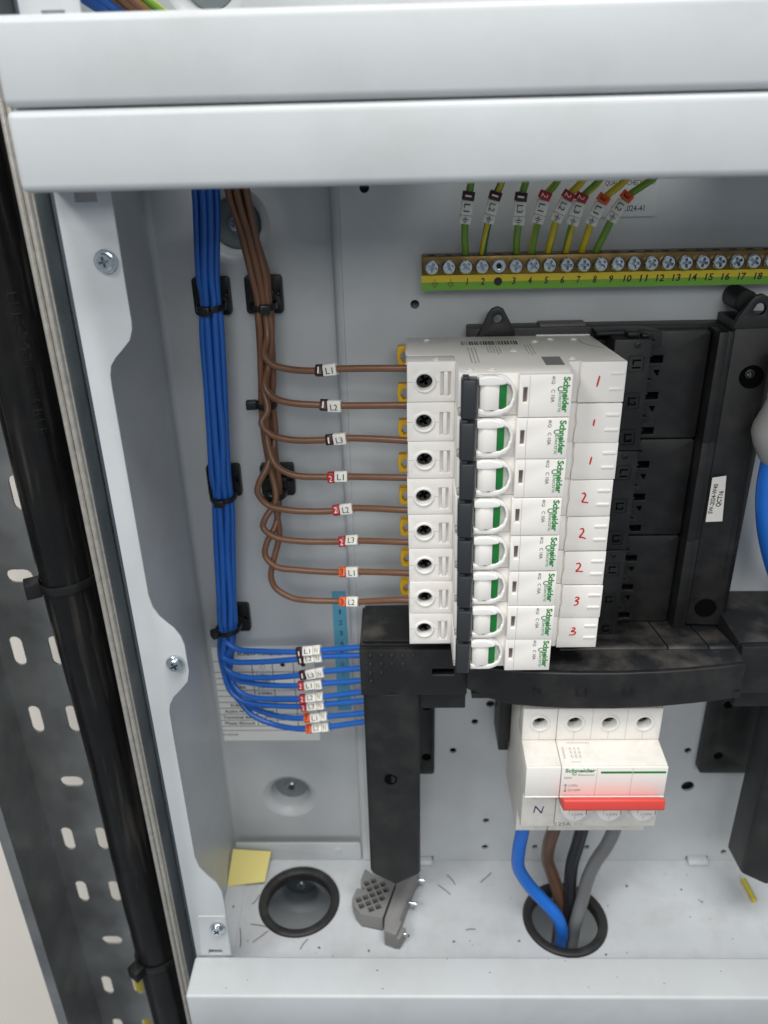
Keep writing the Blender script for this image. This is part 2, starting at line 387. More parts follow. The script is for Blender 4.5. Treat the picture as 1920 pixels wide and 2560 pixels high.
# front rails
prism('corner_bend', [(-131.2, 72.6)]+[(-131.2+3.2*(1-math.cos(a)), 72.6-3.2*(1-math.sin(a))) for a in [math.radians(9*i) for i in range(11)]], -357.9, 104.3, 'z', 'paint', main, sharp=60)
box('front_rail', (XL-1.0, -54.5, 81.7), (XR, -27.5, 106.1), 'paint', main, bevel=2.6, seg=4)
box('front_rail', (XL-1.0, -54.5, 106.55), (XR, -27.5, 131.8), 'paint', upper, bevel=2.6, seg=4)
box('front_rail', (XL-0.6, -54.5, -356.4), (XR, -30.6, -329.6), 'paint', main, bevel=1.6, seg=4)
# mounting pan, folded along its left edge, with punched holes
pan_holes = [circ(-3.0, 20.9, 2.2, 14), circ(-25.8, 73.8, 2.2, 14)] + [circ(x, z, r, 14) for x, z, r in ((42.1, -222.5, 2.6), (32.9, -236.4, 2.2), (19.8, -259.5, 2.2), (42.7, -320.5, 2.2), (42.8, -345.0, 2.2), (76.8, -345.0, 2.0), (111.7, -345.1, 1.8), (167.7, -260.3, 2.2), (171.9, -290.4, 4.2), (204.4, -349.9, 2.0))]
pan_o = [(-37.5, -357.8), (-4.6, -357.8), (-4.6, -353.4), (7.6, -353.4), (7.6, -357.8), (179.5, -357.8), (179.5, -353.6), (194.5, -353.6), (194.5, -357.8), (300, -357.8), (300, 104), (-37.5, 104)]
prism('mounting_pan', pan_o, 60.0, 61.5, 'y', 'paint', main, holes=pan_holes)
prism('pan_fold', [(-43.0, 72.4), (-41.6, 62.6), (-40.4, 60.6), (-37.6, 60.0), (-37.6, 61.5), (-39.4, 61.9), (-40.3, 63.2), (-41.6, 72.4)], -357.5, 104, 'z', 'paint', main, sharp=60)
for x0, x1 in ((-3.6, 6.6), (180.5, 193.5)):
    prism('pan_clip', [(62.5, -353.8), (56.5, -354.0), (55.0, -355.5), (55.0, -357.8), (62.5, -357.8)], x0, x1, 'x', 'paint', main, bevel=0.4)
prism('back_bracket', rrect(-128.4, -357.8, -42.0, -342.0, 1.6), 60.6, 61.9, 'y', 'paint', main, bevel=0.3)
lathe('bracket_rivet', [(2.6, 0), (2.3, 0.5), (0, 0.7)], (-57.5, 60.6, -349.0), (0, -1, 0), 'paint', main, seg=16)
prism('floor_strip', [(-131, 60), (-131, -26), (-117, -26), (-119.5, 60)], -358.0, -357.2, 'z', 'floorpaint', main, bevel=0.2)
prism('flange_tab', [(-129.5, -329), (-127.3, -296.5), (-112.4, -296.5), (-112.4, -329)], -30.5, -30.0, 'y', 'paint', main, holes=[rect(-124.9, -328.4, -116.9, -324.2)])
for x, z, ph, y in ((-117.6, 56.6, 0.2, -30.0), (-116.5, -123.7, 0.5, -30.0), (-117.3, -305.5, 0.8, -30.5)):
    screw(main, (x, y-0.8, z), 3.3, 2.4, ph=ph, washer=4.3, name='flange_screw')

# ================================================================== CABLE TRAY and armoured cable, left of the enclosure
tray = thing('cable_tray', 'perforated galvanised steel cable tray standing upright beside the enclosure', 'cable tray', (-194, 36, -620))
TY = 36.0
def vslot(cx, cz, L=19.5, w=7.2):
    o = []
    for i in range(7): a = PI*i/6; o.append((cx+w/2*math.cos(a), cz+(L-w)/2+w/2*math.sin(a)))
    for i in range(7): a = PI+PI*i/6; o.append((cx+w/2*math.cos(a), cz-(L-w)/2+w/2*math.sin(a)))
    return o
def hslot(cx, cz, L=14.2, w=8.0):
    o = []
    for i in range(7): a = -PI/2+PI*i/6; o.append((cx+(L-w)/2+w/2*math.cos(a), cz+w/2*math.sin(a)))
    for i in range(7): a = PI/2+PI*i/6; o.append((cx-(L-w)/2+w/2*math.cos(a), cz+w/2*math.sin(a)))
    return o
sl = []; z0 = -261.0
for k in range(-3, 2):
    zc = z0-k*146.5
    sl.append(hslot(-216.6, zc)); 
    for dz in (48.8, 97.6):
        for x in (-228.5, -206.5, -172.5): sl.append(vslot(x, zc-dz))
    sl.append(hslot(-175, zc))
prism('tray_base', rect(-240.5, -620, -149, 380), TY, TY+1.2, 'y', 'galv', tray, holes=[[p for p in s] for s in sl])
prism('tray_side', [(-240.6, TY+1.2), (-240.6, -10), (-239.8, -10.8), (-233.6, -10.8), (-233.6, -9.8), (-239.0, -9.8), (-239.5, -9.2), (-239.5, TY)], -620, 380, 'z', 'galv', tray, bevel=0.15)
prism('tray_side', [(-148.2, TY+1.2), (-148.2, -9.4), (-149.4, -9.4), (-149.4, TY)], -620, 380, 'z', 'galv', tray, bevel=0.15)
for x_ in (-150.4, -153.3): tube('rolled_lip', [(x_, -10.6, -620), (x_, -10.6, -120), (x_, -10.6, 380)], 1.35, 'galvedge', tray, seg=12, smooth=False)
box('lip_web', (-154.4, -10.2, -620), (-148.3, -9.45, 380), 'galvedge', tray)
tag(box('gap_shade_strip', (-147.6, 4, -620), (-134.2, 6, 380), 'slate'), 'narrow slate grey strip added to darken the gap between the tray and the enclosure', 'strip')  # strip added so the gap beside the tray stays dark
screw(tray, (-178, TY, -473), 6, 4, m='zinc', name='tray_bolt')
cable = tag(tube('armoured_cable', [(-182, 20.5, 380), (-182, 20.5, 200), (-181.8, 20.5, 0), (-181.2, 20.5, -120), (-178.8, 20.5, -220), (-178.6, 20.5, -330), (-176.4, 20.5, -460), (-175.5, 20.5, -620)], 14.8, 'jacket', seg=40, res=20),
            'thick black armoured cable clipped along the perforated tray', 'cable')
def round_text(name, s, cx, cy, r, ang, z, size, m, parent):
    # embossed lettering wrapped on a vertical cylinder, reading downwards
    cu = bpy.data.curves.new('t', 'FONT'); cu.body = s; cu.size = size; cu.space_character = 1.35; cu.extrude = 0.0
    to = bpy.data.objects.new('t', cu); me = bpy.data.meshes.new_from_object(to); bpy.data.objects.remove(to); bpy.data.curves.remove(cu)
    base = org(parent)
    for q in me.vertices:
        a = ang+(q.co.y)/r; q.co = (Vector((cx+(r+0.12)*math.sin(a), cy-(r+0.12)*math.cos(a), z-q.co.x))-base)*S
    me.materials.clear(); return link(name, me, parent, m)
M['emboss'] = mat('cable_emboss', (20, 19, 19), 0.3)
round_text('embossed_lettering', 'ELECTRIC CABLE', -181.6, 20.5, 14.8, 0.42, 40, 6.5, 'emboss', cable)
def tie_round(name, label, c, rx, ry, w, axis_tilt, headang, parentless=True, hs=(5.2, 4.2, 4.6), th=1.0):
    # strap ring around an upright bundle at c, with a box head
    T = thing(name, label, 'cable tie', c)
    cx, cy, cz = c; V, F = [], []; n = 40
    for i in range(n):
        a = 2*PI*i/n
        for (dr, dz) in ((0, -w/2), (0, w/2), (th, w/2), (th, -w/2)):
            x = cx+(rx+dr)*math.cos(a); y = cy+(ry+dr)*math.sin(a); V.append((x, y, cz+dz+axis_tilt*(x-cx)))
    for i in range(n):
        j = (i+1) % n
        for q in range(4): p = (q+1) % 4; F.append((4*i+q, 4*i+p, 4*j+p, 4*j+q))
    build('strap', V, F, 'tie', T, bevel=0.12)
    a = headang; hx = cx+(rx+th)*math.cos(a); hy = cy+(ry+th)*math.sin(a); hz = cz+axis_tilt*(hx-cx)
    o = Vector((math.cos(a), math.sin(a), 0)); t = Vector((-math.sin(a), math.cos(a), 0)); V = []
    for (i, j, k) in ((-1, -1, -1), (1, -1, -1), (1, 1, -1), (-1, 1, -1), (-1, -1, 1), (1, -1, 1), (1, 1, 1), (-1, 1, 1)):
        V.append(Vector((hx, hy, hz))+o*((i*0.5+0.35)*hs[1])+t*(j*0.5*hs[0])+Vector((0, 0, k*0.5*hs[2])))
    h = build('head', V, [(0, 1, 2, 3), (4, 5, 6, 7), (0, 1, 5, 4), (1, 2, 6, 5), (2, 3, 7, 6), (3, 0, 4, 7)], 'tie', T, bevel=0.6)
    V = [Vector((hx, hy, hz))+o*(hs[1]*0.86)+t*(j*0.26*hs[0])+Vector((0, 0, k*0.22*hs[2])) for (j, k) in ((-1, -1), (1, -1), (1, 1), (-1, 1))]
    build('slot', V, [(0, 1, 2, 3)], 'dark', h)
    return T
tie_round('cable_tie', 'black cable tie round the thick armoured cable, halfway up the tray', (-181.4, 20.5, -106), 15.0, 15.0, 4.6, 0.12, math.radians(207), hs=(9, 7.5, 8.5))
tie_round('cable_tie', 'black cable tie round the thick armoured cable near the bottom of the tray', (-177.6, 20.5, -395), 15.0, 15.0, 4.6, 0.12, math.radians(235), hs=(9, 7.5, 8.5))
tag(tube('earth_cable', [(-232, 90, -640), (-231, 90, -540), (-229, 88, -480), (-222, 84, -465), (-208, 84, -463), (-150, 84, -461), (-60, 86, -460)], 6, ['ewyellow', 'ewdark'], seg=16, res=6, stripe=(3, 4)),
    'yellow and green earth cable crossing behind the cable tray', 'cable')

# ================================================================== BUSBAR CHASSIS (black)
ch = thing('busbar_chassis', 'black busbar chassis carrying the row of circuit breakers', 'busbar chassis', (80, 60, -150))
box('base', (22, 49, -150), (150, 59.6, 11.2), 'black', ch, bevel=0.6)
box('support_rail', (8, 44.2, -140), (92, 48.9, 6), 'black', ch, bevel=0.4)
box('busbar_end', (56.1, 49.8, 5), (78, 57.5, 12.6), 'greydk', ch, bevel=0.3)
prism('lug', [(26.0, 4), (26.3, 7.5), (31.0, 18.4), (32.8, 20.8), (35.7, 21.8), (38.3, 20.6), (43.9, 10.5), (44.5, 4)], 46.0, 48.8, 'y', 'black', ch, holes=[circ(35.7, 16.0, 2.1, 16)], bevel=0.4)
for k in range(3):                                # three-way modules
    zt, zb = 10.0-54*k, 10.0-54*(k+1)+0.35
    box('comb_block', (86.5, 27.0, zb), (103.4, 48.5, zt), 'black', ch, bevel=0.5)
    lathe('comb_screw', [(1.5, 0), (1.5, 0.5), (0.8, 0.7), (0.7, 0.2), (0, 0.2)], (97.0, 27.0, zt-2.6), (0, -1, 0), 'black', ch, seg=14)
    prism('way_cover', [(104.0, zt-0.2), (135.2-1.2, zt-0.2), (135.2, zt-1.4), (135.2, zb+1.2), (135.2-1.2, zb+0.2), (104.0, zb+0.2)], 43.0, 48.6, 'y', 'black', ch, bevel=0.35,
          holes=[rect(106.6, -18*j-54*k-5.5, 114.3, -18*j-54*k-1.8) for j in range(3)]+[[(110.6, -18*j-54*k-9.0), (113.4, -18*j-54*k-8.8), (112.6, -18*j-54*k-12.0)] for j in range(3)])
    box('edge_strip', (135.9, 34.5, zb+0.1), (140.2, 48.9, zt+0.6), 'black', ch, bevel=0.3)
    box('edge_step', (140.2, 36.5, zb+0.1), (143.2, 48.9, zt+0.6), 'black', ch, bevel=0.3)
    for j in range(3):
        zc = -18*j-54*k-1.2
        o = rrect(93.4, zc-4.1, 101.2, zc+4.1, 1.3); i_ = rrect(94.0, zc-3.5, 100.6, zc+3.5, 0.9)
        fr = prism('phase_frame', o, 26.55, 27.0, 'y', 'black', ch, holes=[i_])
        text('phase_lettering', 'L%d' % (j+1), (97.3, 26.7, zc), (0, 0, -1), (1, 0, 0), 4.2, 3.8, 'void', fr, bold=0.02)
        # curved contact tab beside each way
        prism('contact_tab', [(103.6, zc-12.6), (103.6, zc-5.0), (105.2, zc-5.6), (107.4, zc-8.2), (108.8, zc-11.0), (109.0, zc-12.2), (107.5, zc-12.9)], 34, 42.6, 'y', 'black', ch, bevel=0.4)
        box('contact_slot', (106.0, 48.0, zc-12), (114.6, 48.3, zc), 'void', ch)
for k in range(26):
    zz = 7.5-6.0*k
    box('comb_rib', (103.5, 30.5, zz-0.5), (105.2 if k % 3 else 106.6, 42.5, zz+0.5), 'black', ch, bevel=0.2)
for x_ in (146.5, 158.5): box('cover_rib', (x_, 36.0, -120), (x_+0.8, 37.4, -25), 'black', ch, bevel=0.2) if x_ > 150 else None
# top-right ornament of the first module
prism('top_bracket', [(80.5, 11.2), (92, 11.6), (103.4, 11.4), (110.5, 10.5), (110.5, 4.0), (104.5, 3.0), (104, 9.8), (80.5, 9.8)], 36, 48, 'y', 'black', ch, bevel=0.4)
box('latch', (93, 30, 10.4), (98.5, 38, 12.4), 'black', ch, bevel=0.4)
box('latch', (99.5, 30, 10.2), (103, 40, 11.4), 'black', ch, bevel=0.3)
# right-hand cover strip with lug, boss, screw recess
prism('side_cover', [(143.2, 38.5), (143.8, 37.6), (161.5, 36.0), (164.5, 38.0), (170.5, 56.5), (170.5, 59.6), (143.2, 59.6)], -150, 15, 'z', 'black', ch, bevel=0.5)
prism('lug', [(141.5, 12), (143.5, 17), (147.5, 24), (149.8, 26.6), (153, 27.4), (156.5, 25.6), (158.5, 21.5), (163, 12)], 35.5, 38.5, 'y', 'black', ch, holes=[circ(152.6, 20.6, 2.7, 18)], bevel=0.5)
lathe('boss', [(5.2, 0), (5.2, 16), (4.7, 16.6), (0, 16.6)], (149.2, 59.5, 22.5), (0, -1, 0), 'black', ch, seg=24)
lathe('screw_recess', [(5.6, 0.0), (5.6, 0.35), (4.9, 0.45), (4.9, 0.05), (0, 0.05)], (154.6, 36.5, -11.0), (-0.09, -1, 0), 'void', ch, seg=28)
screw(ch, (153.6, 36.6, -9.6), 2.2, 0.5, m='screwdark', name='recess_screw', ph=0.2)
lathe('screw_recess', [(5.6, 0.0), (5.6, 0.35), (4.9, 0.45), (4.9, 0.05), (0, 0.05)], (152.5, 36.7, -139.0), (-0.09, -1, 0), 'void', ch, seg=28)
st = prism('date_sticker', [(144.2, -86.5), (152.6, -86.2), (150.6, -61.0), (143.9, -62.0)], 36.9, 37.05, 'y', 'sticker')
st.rotation_euler = (0, 0, 0)
tag(st, 'small white date sticker on the black chassis side cover', 'sticker')
st.location.y -= 0.0016
text('lettering', 'SW-2024-W40', (146.0, 36.85, -73.6), (0.03, 0, 1), (-1, 0, 0.03), 16.5, 2.3, 'blackink', st, bold=0.02)
text('lettering', 'QCT16', (149.4, 36.85, -73.6), (0.06, 0, 1), (-1, 0, 0.06), 8.8, 2.9, 'blackink', st, bold=0.03)
for c_ in st.children: c_.location = (0, 0, 0)

# ================================================================== CURVED SHROUD and NEUTRAL BAR SHROUDS
sh = thing('busbar_shroud', 'curved black incomer shroud bridging above the main switch', 'shroud', (90, 20, -170))
pc = [(21.5, -1.5), (30, -4.6), (45, -7.4), (60, -9.0), (75, -9.8), (95, -10.0), (117, -9.0), (135, -7.2), (150, -5.0), (160.5, -3.0)]
V, F = [], []; n = len(pc)
for (x, y) in pc:
    t = (x-21.5)/139.0; zb = -168.0+(5.5 if x < 25 else (2.5 if x < 35 else 0))+0.6*math.cos(t*PI*2)
    V += [(x, y, -147.0), (x, y-0.6, zb), (x, y+3, zb), (x, y+3, -147.0)]
for i in range(n-1):
    a, b = 4*i, 4*(i+1)
    for q in range(4): p = (q+1) % 4; F.append((a+q, a+p, b+p, b+q))
F += [(0, 1, 2, 3), tuple(4*(n-1)+q for q in range(4))]
fcov = build('front_fascia', V, F, 'black', sh, bevel=0.7, seg=3)
for s, x, y in (('N', 56.0, -9.55), ('L1', 78.0, -10.65), ('L2', 101.5, -10.75)):
    text('embossed_lettering', s, (x, y-0.45, -158.0), (1, 0, 0), (0, 0, 1), 4.0 if s == 'N' else 5.4, 4.0, 'emboss', fcov)
# dusty top deck: ledge, then three ramps climbing back down to the chassis
deck_f = [(p[0], p[1]+1.6) for p in pc]
prism('deck', deck_f+[(162, 12), (162, 16), (20, 16), (20, 6)], -150.5, -147.6, 'z', 'dustblack', sh, bevel=0.5)
for x0, x1 in ((70, 125.5), (126.0, 146.5), (147.0, 160.2)):
    prism('ramp', [(10.5, -147.0), (12.5, -146.2), (49.0, -153.6), (59.0, -154.5), (59.0, -166), (10.5, -160)], x0, x1, 'x', 'dustblack', sh, bevel=0.6)
box('underside', (24, -4.5, -166), (160, 44, -163), 'black', sh)
for (x0, x1) in ((44.5, 50.5), (124.2, 130.5)):
    box('side_post', (x0, 34, -236), (x1, 58, -166), 'black', sh, bevel=0.8)
def column(name, label, cx, sgn, dots, holes):
    C = thing(name, label, 'shroud', (cx, 60, -330))
    X = lambda d: cx+sgn*d
    yb = 59.6 if sgn > 0 else 28.0
    o = [(X(-15.2), yb), (X(-15.2), 9.0), (X(-13.6), 7.0), (X(0), 4.2), (X(13.8), 6.4), (X(15.0), 8.0), (X(15.0), yb)]
    if sgn < 0: o = o[::-1]
    V, F = prism_data(o, -312, -171, 'z')
    V = [(v[0], v[1], (v[2] if v[2] > -300 else -306.5-7.0*(1-min(1, abs(v[0]-cx)/15.2))+max(0, (v[1]-9))*-0.12)) for v in V]
    col = build('column', V, F, 'black', C, bevel=0.8)
    lathe('screw_hole', [(3.6, 0), (3.6, 0.4), (2.9, 0.5), (2.9, 0.08), (0, 0.08)], (X(-1.5), 4.5, -229.5), (0, -1, 0), 'void', col, seg=22)
    # corner block at the head of the column
    sa, sb = (21.4, 32.7) if sgn > 0 else (11.6, 23.0)
    ho = [rect(min(X(sa), X(sb)), -158.6, max(X(sa), X(sb)), -154.7)]
    far = -16 if sgn > 0 else -90
    near = 39.6 if sgn > 0 else 42.7
    hb = rect(min(X(far), X(near)), -171.5, max(X(far), X(near)), -142.6)
    box('block_slot', (min(X(sa-.4), X(sb+.4)), 9.2, -159), (max(X(sa-.4), X(sb+.4)), 9.6, -154.2), 'void', C)
    blk = prism('corner_block', hb, 5.0, 9.0, 'y', 'black', C, holes=ho, bevel=0.7)
    prism('corner_body', hb, 10.0, 46.0 if sgn > 0 else 59.6, 'y', 'dustblack', C, bevel=0.5)
    if sgn > 0: prism('lid', rect(min(X(-14.5), X(36)), 11.0, max(X(-14.5), X(36)), 45.0), -142.4, -140.6, 'z', 'dustblack', C, bevel=0.5)
    if dots:
        for r_ in range(4):
            for q in range((5, 4, 2, 1)[r_] if r_ else 5):
                lathe('grip_dot', [(1.25, 0), (1.0, 0.55), (0.5, 0.8), (0, 0.85)], (X(-10.6+q*5.6), 5.0, -146.2-r_*5.4), (0, -1, 0), 'black', blk, seg=12)
    fo = 24.9 if sgn > 0 else 30.0
    fi = 14.0 if sgn > 0 else -3.0
    prism('foot_plate', rrect(min(X(fi), X(fo)), -272, max(X(fi), X(fo)), -186, 2.0), 52.5, 59.6, 'y', 'black', C, holes=[circ(X(19.8), -218.0, 3.0, 16), circ(X(19.8), -258.0, 3.0, 16)], bevel=0.5)
    for zz_ in (-218.0, -258.0): lathe('plate_hole', [(2.9, 0), (0, 0)], (X(19.8), 53.6, zz_), (0, -1, 0), 'void', C, seg=16)
    box('gusset', (min(X(8), X(39.4)), 9.5, -184), (max(X(8), X(39.4)), 44, -171.6), 'black', C, bevel=0.6)
    return C
column('neutral_bar_shroud', 'black upright terminal shroud with raised grip dots beside the blue wires', -17.3, 1, True, None)
column('terminal_bar_shroud', 'black upright terminal shroud standing over the yellow wire offcut', 203.6, -1, False, None)

# ================================================================== CIRCUIT BREAKERS
def make_breaker():
    B = thing('circuit_breaker', '', 'circuit breaker', (0, 42, 0))
    h = 8.86
    # body behind the terminals, raised middle, right-hand shoulder
    prism('body', [(-7.4, 42.5), (-7.4, 10.0), (13.2, 10.0), (13.2, -19.0), (37.0, -19.2), (58.0, -19.2), (60.2, -3.5), (64.6, -3.6), (64.6, -3.0), (84.0, -3.0), (82.6, 8.2), (78.4, 42.5)], -h, h, 'z', 'white', B, bevel=0.35)
    tb = prism('terminal_face', rect(-7.4, -h, 13.15, h), -0.3, 9.6, 'y', 'white', B, holes=[circ(0, 0, 3.5, 28), rect(6.8, -6.2, 11.3, 4.4)], bevel=0.22)
    lathe('terminal_ring', [(3.5, -3.0), (3.5, 0.2), (3.75, 0.75), (4.4, 0.85), (4.75, 0.6), (4.8, -0.2)], (0, -0.3, 0), (0, -1, 0), 'white2', tb, seg=32, sharp=60)
    screw(tb, (0, 4.6, 0), 3.42, 2.2, m='screwblack', deep='void', ph=0.5, name='terminal_screw', slotted=True)
    box('groove_floor', (6.5, 2.2, -6.5), (11.6, 3.2, 4.7), 'white', tb)
    box('groove_bar', (8.3, -0.2, -6.1), (10.1, 2.1, 4.3), 'white2', tb, bevel=0.4)
    for a, b in ((-7.3, -4.9), (4.9, 6.6)):
        box('mould_line', (a, -0.33, -0.09), (b, -0.2, 0.09), 'paleink', tb)
    # rocker handle and cup
    prism('handle', [(14.2, -18.6), (13.9, -24.0), (14.6, -25.2), (19.6, -25.6), (20.5, -24.6), (20.6, -18.6)], -8.3, 7.7, 'z', 'handle', B, bevel=0.45)
    box('handle_collar', (14.6, -24.4, 7.5), (17.2, -20, 8.9), 'handle', B, bevel=0.3)
    D = [(20.9, -8.7), (29.5, -8.7)] + [(29.2+6.9*math.sin(a), -8.7*math.cos(a)) for a in [math.radians(12+13*i) for i in range(13)]] + [(29.5, 8.7), (20.9, 8.7)]
    Hh = [(20.9, 4.9), (31.4, 5.3), (33.9, 4.4), (34.9, 1.5), (34.7, -2.0), (33.4, -4.4), (30.5, -5.4), (20.9, -5.1)]
    cup = prism('toggle_cup', D+Hh, -21.9, -19.0, 'y', 'white2', B, bevel=0.5, seg=2)
    prism('cup_brow', [(21.0, 5.0), (26, 4.6), (31.6, 5.3), (32.4, 6.2), (30.8, 8.0), (27.5, 8.8), (23.5, 8.8), (21.0, 8.2)], -23.9, -21.0, 'y', 'white2', cup, bevel=1.2, seg=4)
    prism('cup_lip', [(21.0, -5.1), (26, -5.7), (31, -5.2), (33.6, -3.6), (34.6, -1.0), (35.3, -1.2), (35.0, -4.0), (33.2, -6.4), (29.6, -7.6), (25, -7.9), (21.0, -7.2)], -23.0, -21.2, 'y', 'white2', cup, bevel=0.7, seg=3)
    prism('toggle_barrel', [(21.4, -19.3), (21.6, -22.4), (24.0, -23.6), (27.0, -23.5), (29.4, -22.8), (29.5, -19.3)], -5.4, 5.2, 'z', 'white', cup, bevel=0.25)
    prism('green_flag', [(29.6, -19.3), (29.6, -22.9), (32.4, -22.3), (32.7, -19.3)], -4.6, 4.8, 'z', 'green', cup, bevel=0.15)
    box('cup_notch', (25.6, -23.15, -5.75), (27.0, -22.2, -5.3), 'dark', cup)
    # front plate
    fp = prism('front_plate', rect(37.2, -8.8, 58.3, 8.8), -22.8, -19.4, 'y', 'white', B, holes=[rect(38.9, -2.7, 40.7, 3.8)], bevel=0.3)
    box('indicator_window', (38.8, -20.6, -2.8), (40.8, -20.2, 3.9), 'window', fp)
    box('plate_line', (41.3, -22.87, -8.6), (41.45, -22.7, 8.6), 'paleink', fp)
    dn_, rt_ = (0, 0, -1), (1, 0, 0)
    text('maker_lettering', 'Schneider', (56.0, -22.9, 0.55), dn_, rt_, 14.8, 2.75, 'greenink', fp, bold=0.035)
    text('maker_lettering', 'Electric', (53.9, -22.9, -2.6), dn_, rt_, 8.4, 1.5, 'greenink', fp, bold=0.0)
    stroke('maker_emblem', [(0.9*math.cos(a)*1.0, 1.25*math.sin(a)) for a in [math.radians(80+24*i) for i in range(15)]], (53.9, -22.86, 3.0), (0, 0, -1), (1, 0, 0), 0.42, 'greenink', fp, th=0.05)
    text('rating_lettering', 'iKQ', (50.6, -22.9, 6.6), dn_, rt_, 3.2, 1.5, 'greyink', fp, bold=0.01)
    text('rating_lettering', 'C 10A', (50.8, -22.9, 0.1), dn_, rt_, 5.4, 1.5, 'greyink', fp, bold=0.01)
    text('curve_lettering', 'C10', (13.75, -19.14, -7.0), dn_, rt_, 3.6, 1.1, 'blackink', B)
    # right-hand terminal cover with finger ribs
    wav = [(64.8, -8.8), (64.9, -4), (65.5, 0), (65.0, 4), (65.3, 8.8), (84.2, 8.8), (84.2, -8.8)]
    rc = prism('terminal_cover', wav, -4.8, -2.6, 'y', 'white', B, bevel=0.3)
    for z in (3.9, -2.9):
        prism('finger_rib', rrect(77.6, z-0.55, 83.5, z+0.55, 0.5), -5.3, -4.7, 'y', 'white2', rc, bevel=0.18)
    # yellow rail clip poking out at the left end
    prism('rail_clip', [(-7.3, -2.8), (-11.2, -2.8), (-11.9, 2.0), (-11.4, 6.5), (-7.3, 6.5), (-7.3, 4.2), (-9.4, 4.0), (-9.6, 2.9), (-10.2, 2.7), (-10.2, 0.4), (-9.5, 0.2), (-9.3, -1.1), (-7.3, -1.3)], 35.5, 40.0, 'y', 'yellow', B, bevel=0.3)
    return B
br = make_breaker()
pos = ['topmost circuit breaker, marked with a long red 1, fed by wire 1 L1', 'circuit breaker marked with a short red 1, fed by wire 1 L2', 'circuit breaker with a slanted red 1, just above those marked with a 2',
       'circuit breaker marked with a red 2, directly below those marked 1', 'middle one of the three circuit breakers marked with a red 2', 'circuit breaker marked with a red 2, directly above those marked 3',
       'circuit breaker marked with a red 3, fed by wire 3 L1', 'lowest circuit breaker of the row, marked with a wide red 3']
hand = [[(0.4, 2.6), (0.0, 0.2), (-0.4, -2.1)], [(0.2, 1.7), (0.0, 0.2), (-0.1, -1.3)], [(0.25, 1.9), (0.0, 0), (-0.3, -1.7)],
        [(-1.5, 2.2), (-0.5, 2.6), (0.1, 1.6), (-0.4, 0.1), (-1.1, -1.7), (-0.2, -1.9), (1.6, -2.2)],
        [(-1.1, 2.3), (0.1, 2.6), (0.6, 1.4), (-0.2, -0.4), (-1.0, -1.8), (0.2, -1.9), (1.9, -2.6)],
        [(-1.6, 2.3), (-0.2, 2.6), (0.5, 1.4), (-0.4, -0.5), (-1.3, -1.6), (0.2, -1.7), (2.0, -1.9)],
        [(-0.9, 2.1), (0.4, 2.6), (1.0, 1.7), (-0.5, 0.5), (0.7, 0.0), (0.5, -1.4), (-1.2, -2.1)],
        [(-0.7, 2.3), (0.6, 2.6), (0.8, 1.6), (-0.7, 0.6), (1.3, 0.0), (0.7, -1.3), (-1.8, -1.6)]]
breakers = [br]
for k in range(1, 8):
    c = br.copy(); COL.objects.link(c); ORG[c.name] = Vector((0, 42, -18*k)); c.location = (random.uniform(-.3, .3)*S, 42*S+random.uniform(-.3, .3)*S, -18*k*S)
    c.rotation_euler = (0, random.uniform(-.004, .004), random.uniform(-.004, .004))
    for chd in br.children: copyobj(chd, c)
    breakers.append(c)
for k, b in enumerate(breakers):
    b['label'] = pos[k]; b['group'] = 'circuit breakers in a column on the chassis'
    cov = [q for q in b.children if q.name.startswith('terminal_cover')][0]
    ORG[cov.name] = Vector((0, 42, -18*k))
    stroke('red_pen_mark', hand[k], (72.8-0.5*(k > 2), -4.85, -18*k+0.2), (1, 0, 0), (0, 0, 1), 0.8, 'redink', cov)
# what is printed on the exposed flank of the topmost breaker
bars = []; x = 17.4
while x < 42.6:
    w = random.choice((0.22, 0.22, 0.45, 0.7)); bars.append(bxd((x, 26.6, 8.85), (x+w, 33.2, 8.9))); x += w+random.choice((0.25, 0.3, 0.55))
b0 = br
multi('barcode', bars, 'blackink', b0)
fine = []
for (x0, x1, y0, y1, st_) in ((19.6, 24, -5, 22, 1.5), (28.2, 33.5, 8, 23.5, 1.3), (45.2, 49, 5, 25, 1.4)):
    xx = x0
    while xx < x1:
        y = y0+random.uniform(0, 5)
        while y < y1:
            l = random.uniform(0.5, 1.3); fine.append(bxd((xx, y, 8.85), (xx+0.55, y+l, 8.895))); y += l+0.35
        xx += st_
multi('fine_print', fine, 'paleink', b0)
box('grey_patch', (49.8, -8.8, 8.85), (57.6, 4.4, 8.91), 'greypl', b0)
for x, y in ((58.8, 34.8), (69.3, 33.8), (51.2, 31), (39.6, 15), (27.1, -14.2), (18, -14.5), (62.4, 0.8), (2, 37), (5, 3)):
    lathe('flank_dimple', [(1.6, 0.0), (1.5, 0.3), (1.2, 0.32), (1.0, 0.1), (0, 0.08)], (x, y, 8.84), (0, 0, 1), 'white2', b0, seg=16)
stroke('moulded_arc', [(0, 9), (0.4, 4), (2.0, 0), (5, -3.5), (8, -6)], (71.5, 24, 8.86), (1, 0, 0), (0, 1, 0), 0.5, 'greyink', b0)
prism('flank_rim', [(53.5, 43.2), (53.5, 42.0), (78.2, 41.4), (78.4, 42.4)], 6, 9.3, 'z', 'white2', b0)
for z0_, z1_ in ((6.2, 8.0), (2.0, 3.0)):
    box('latch_rib', (-7.9, 20, z0_), (-7.3, 34, z1_), 'white2', b0, bevel=0.2)

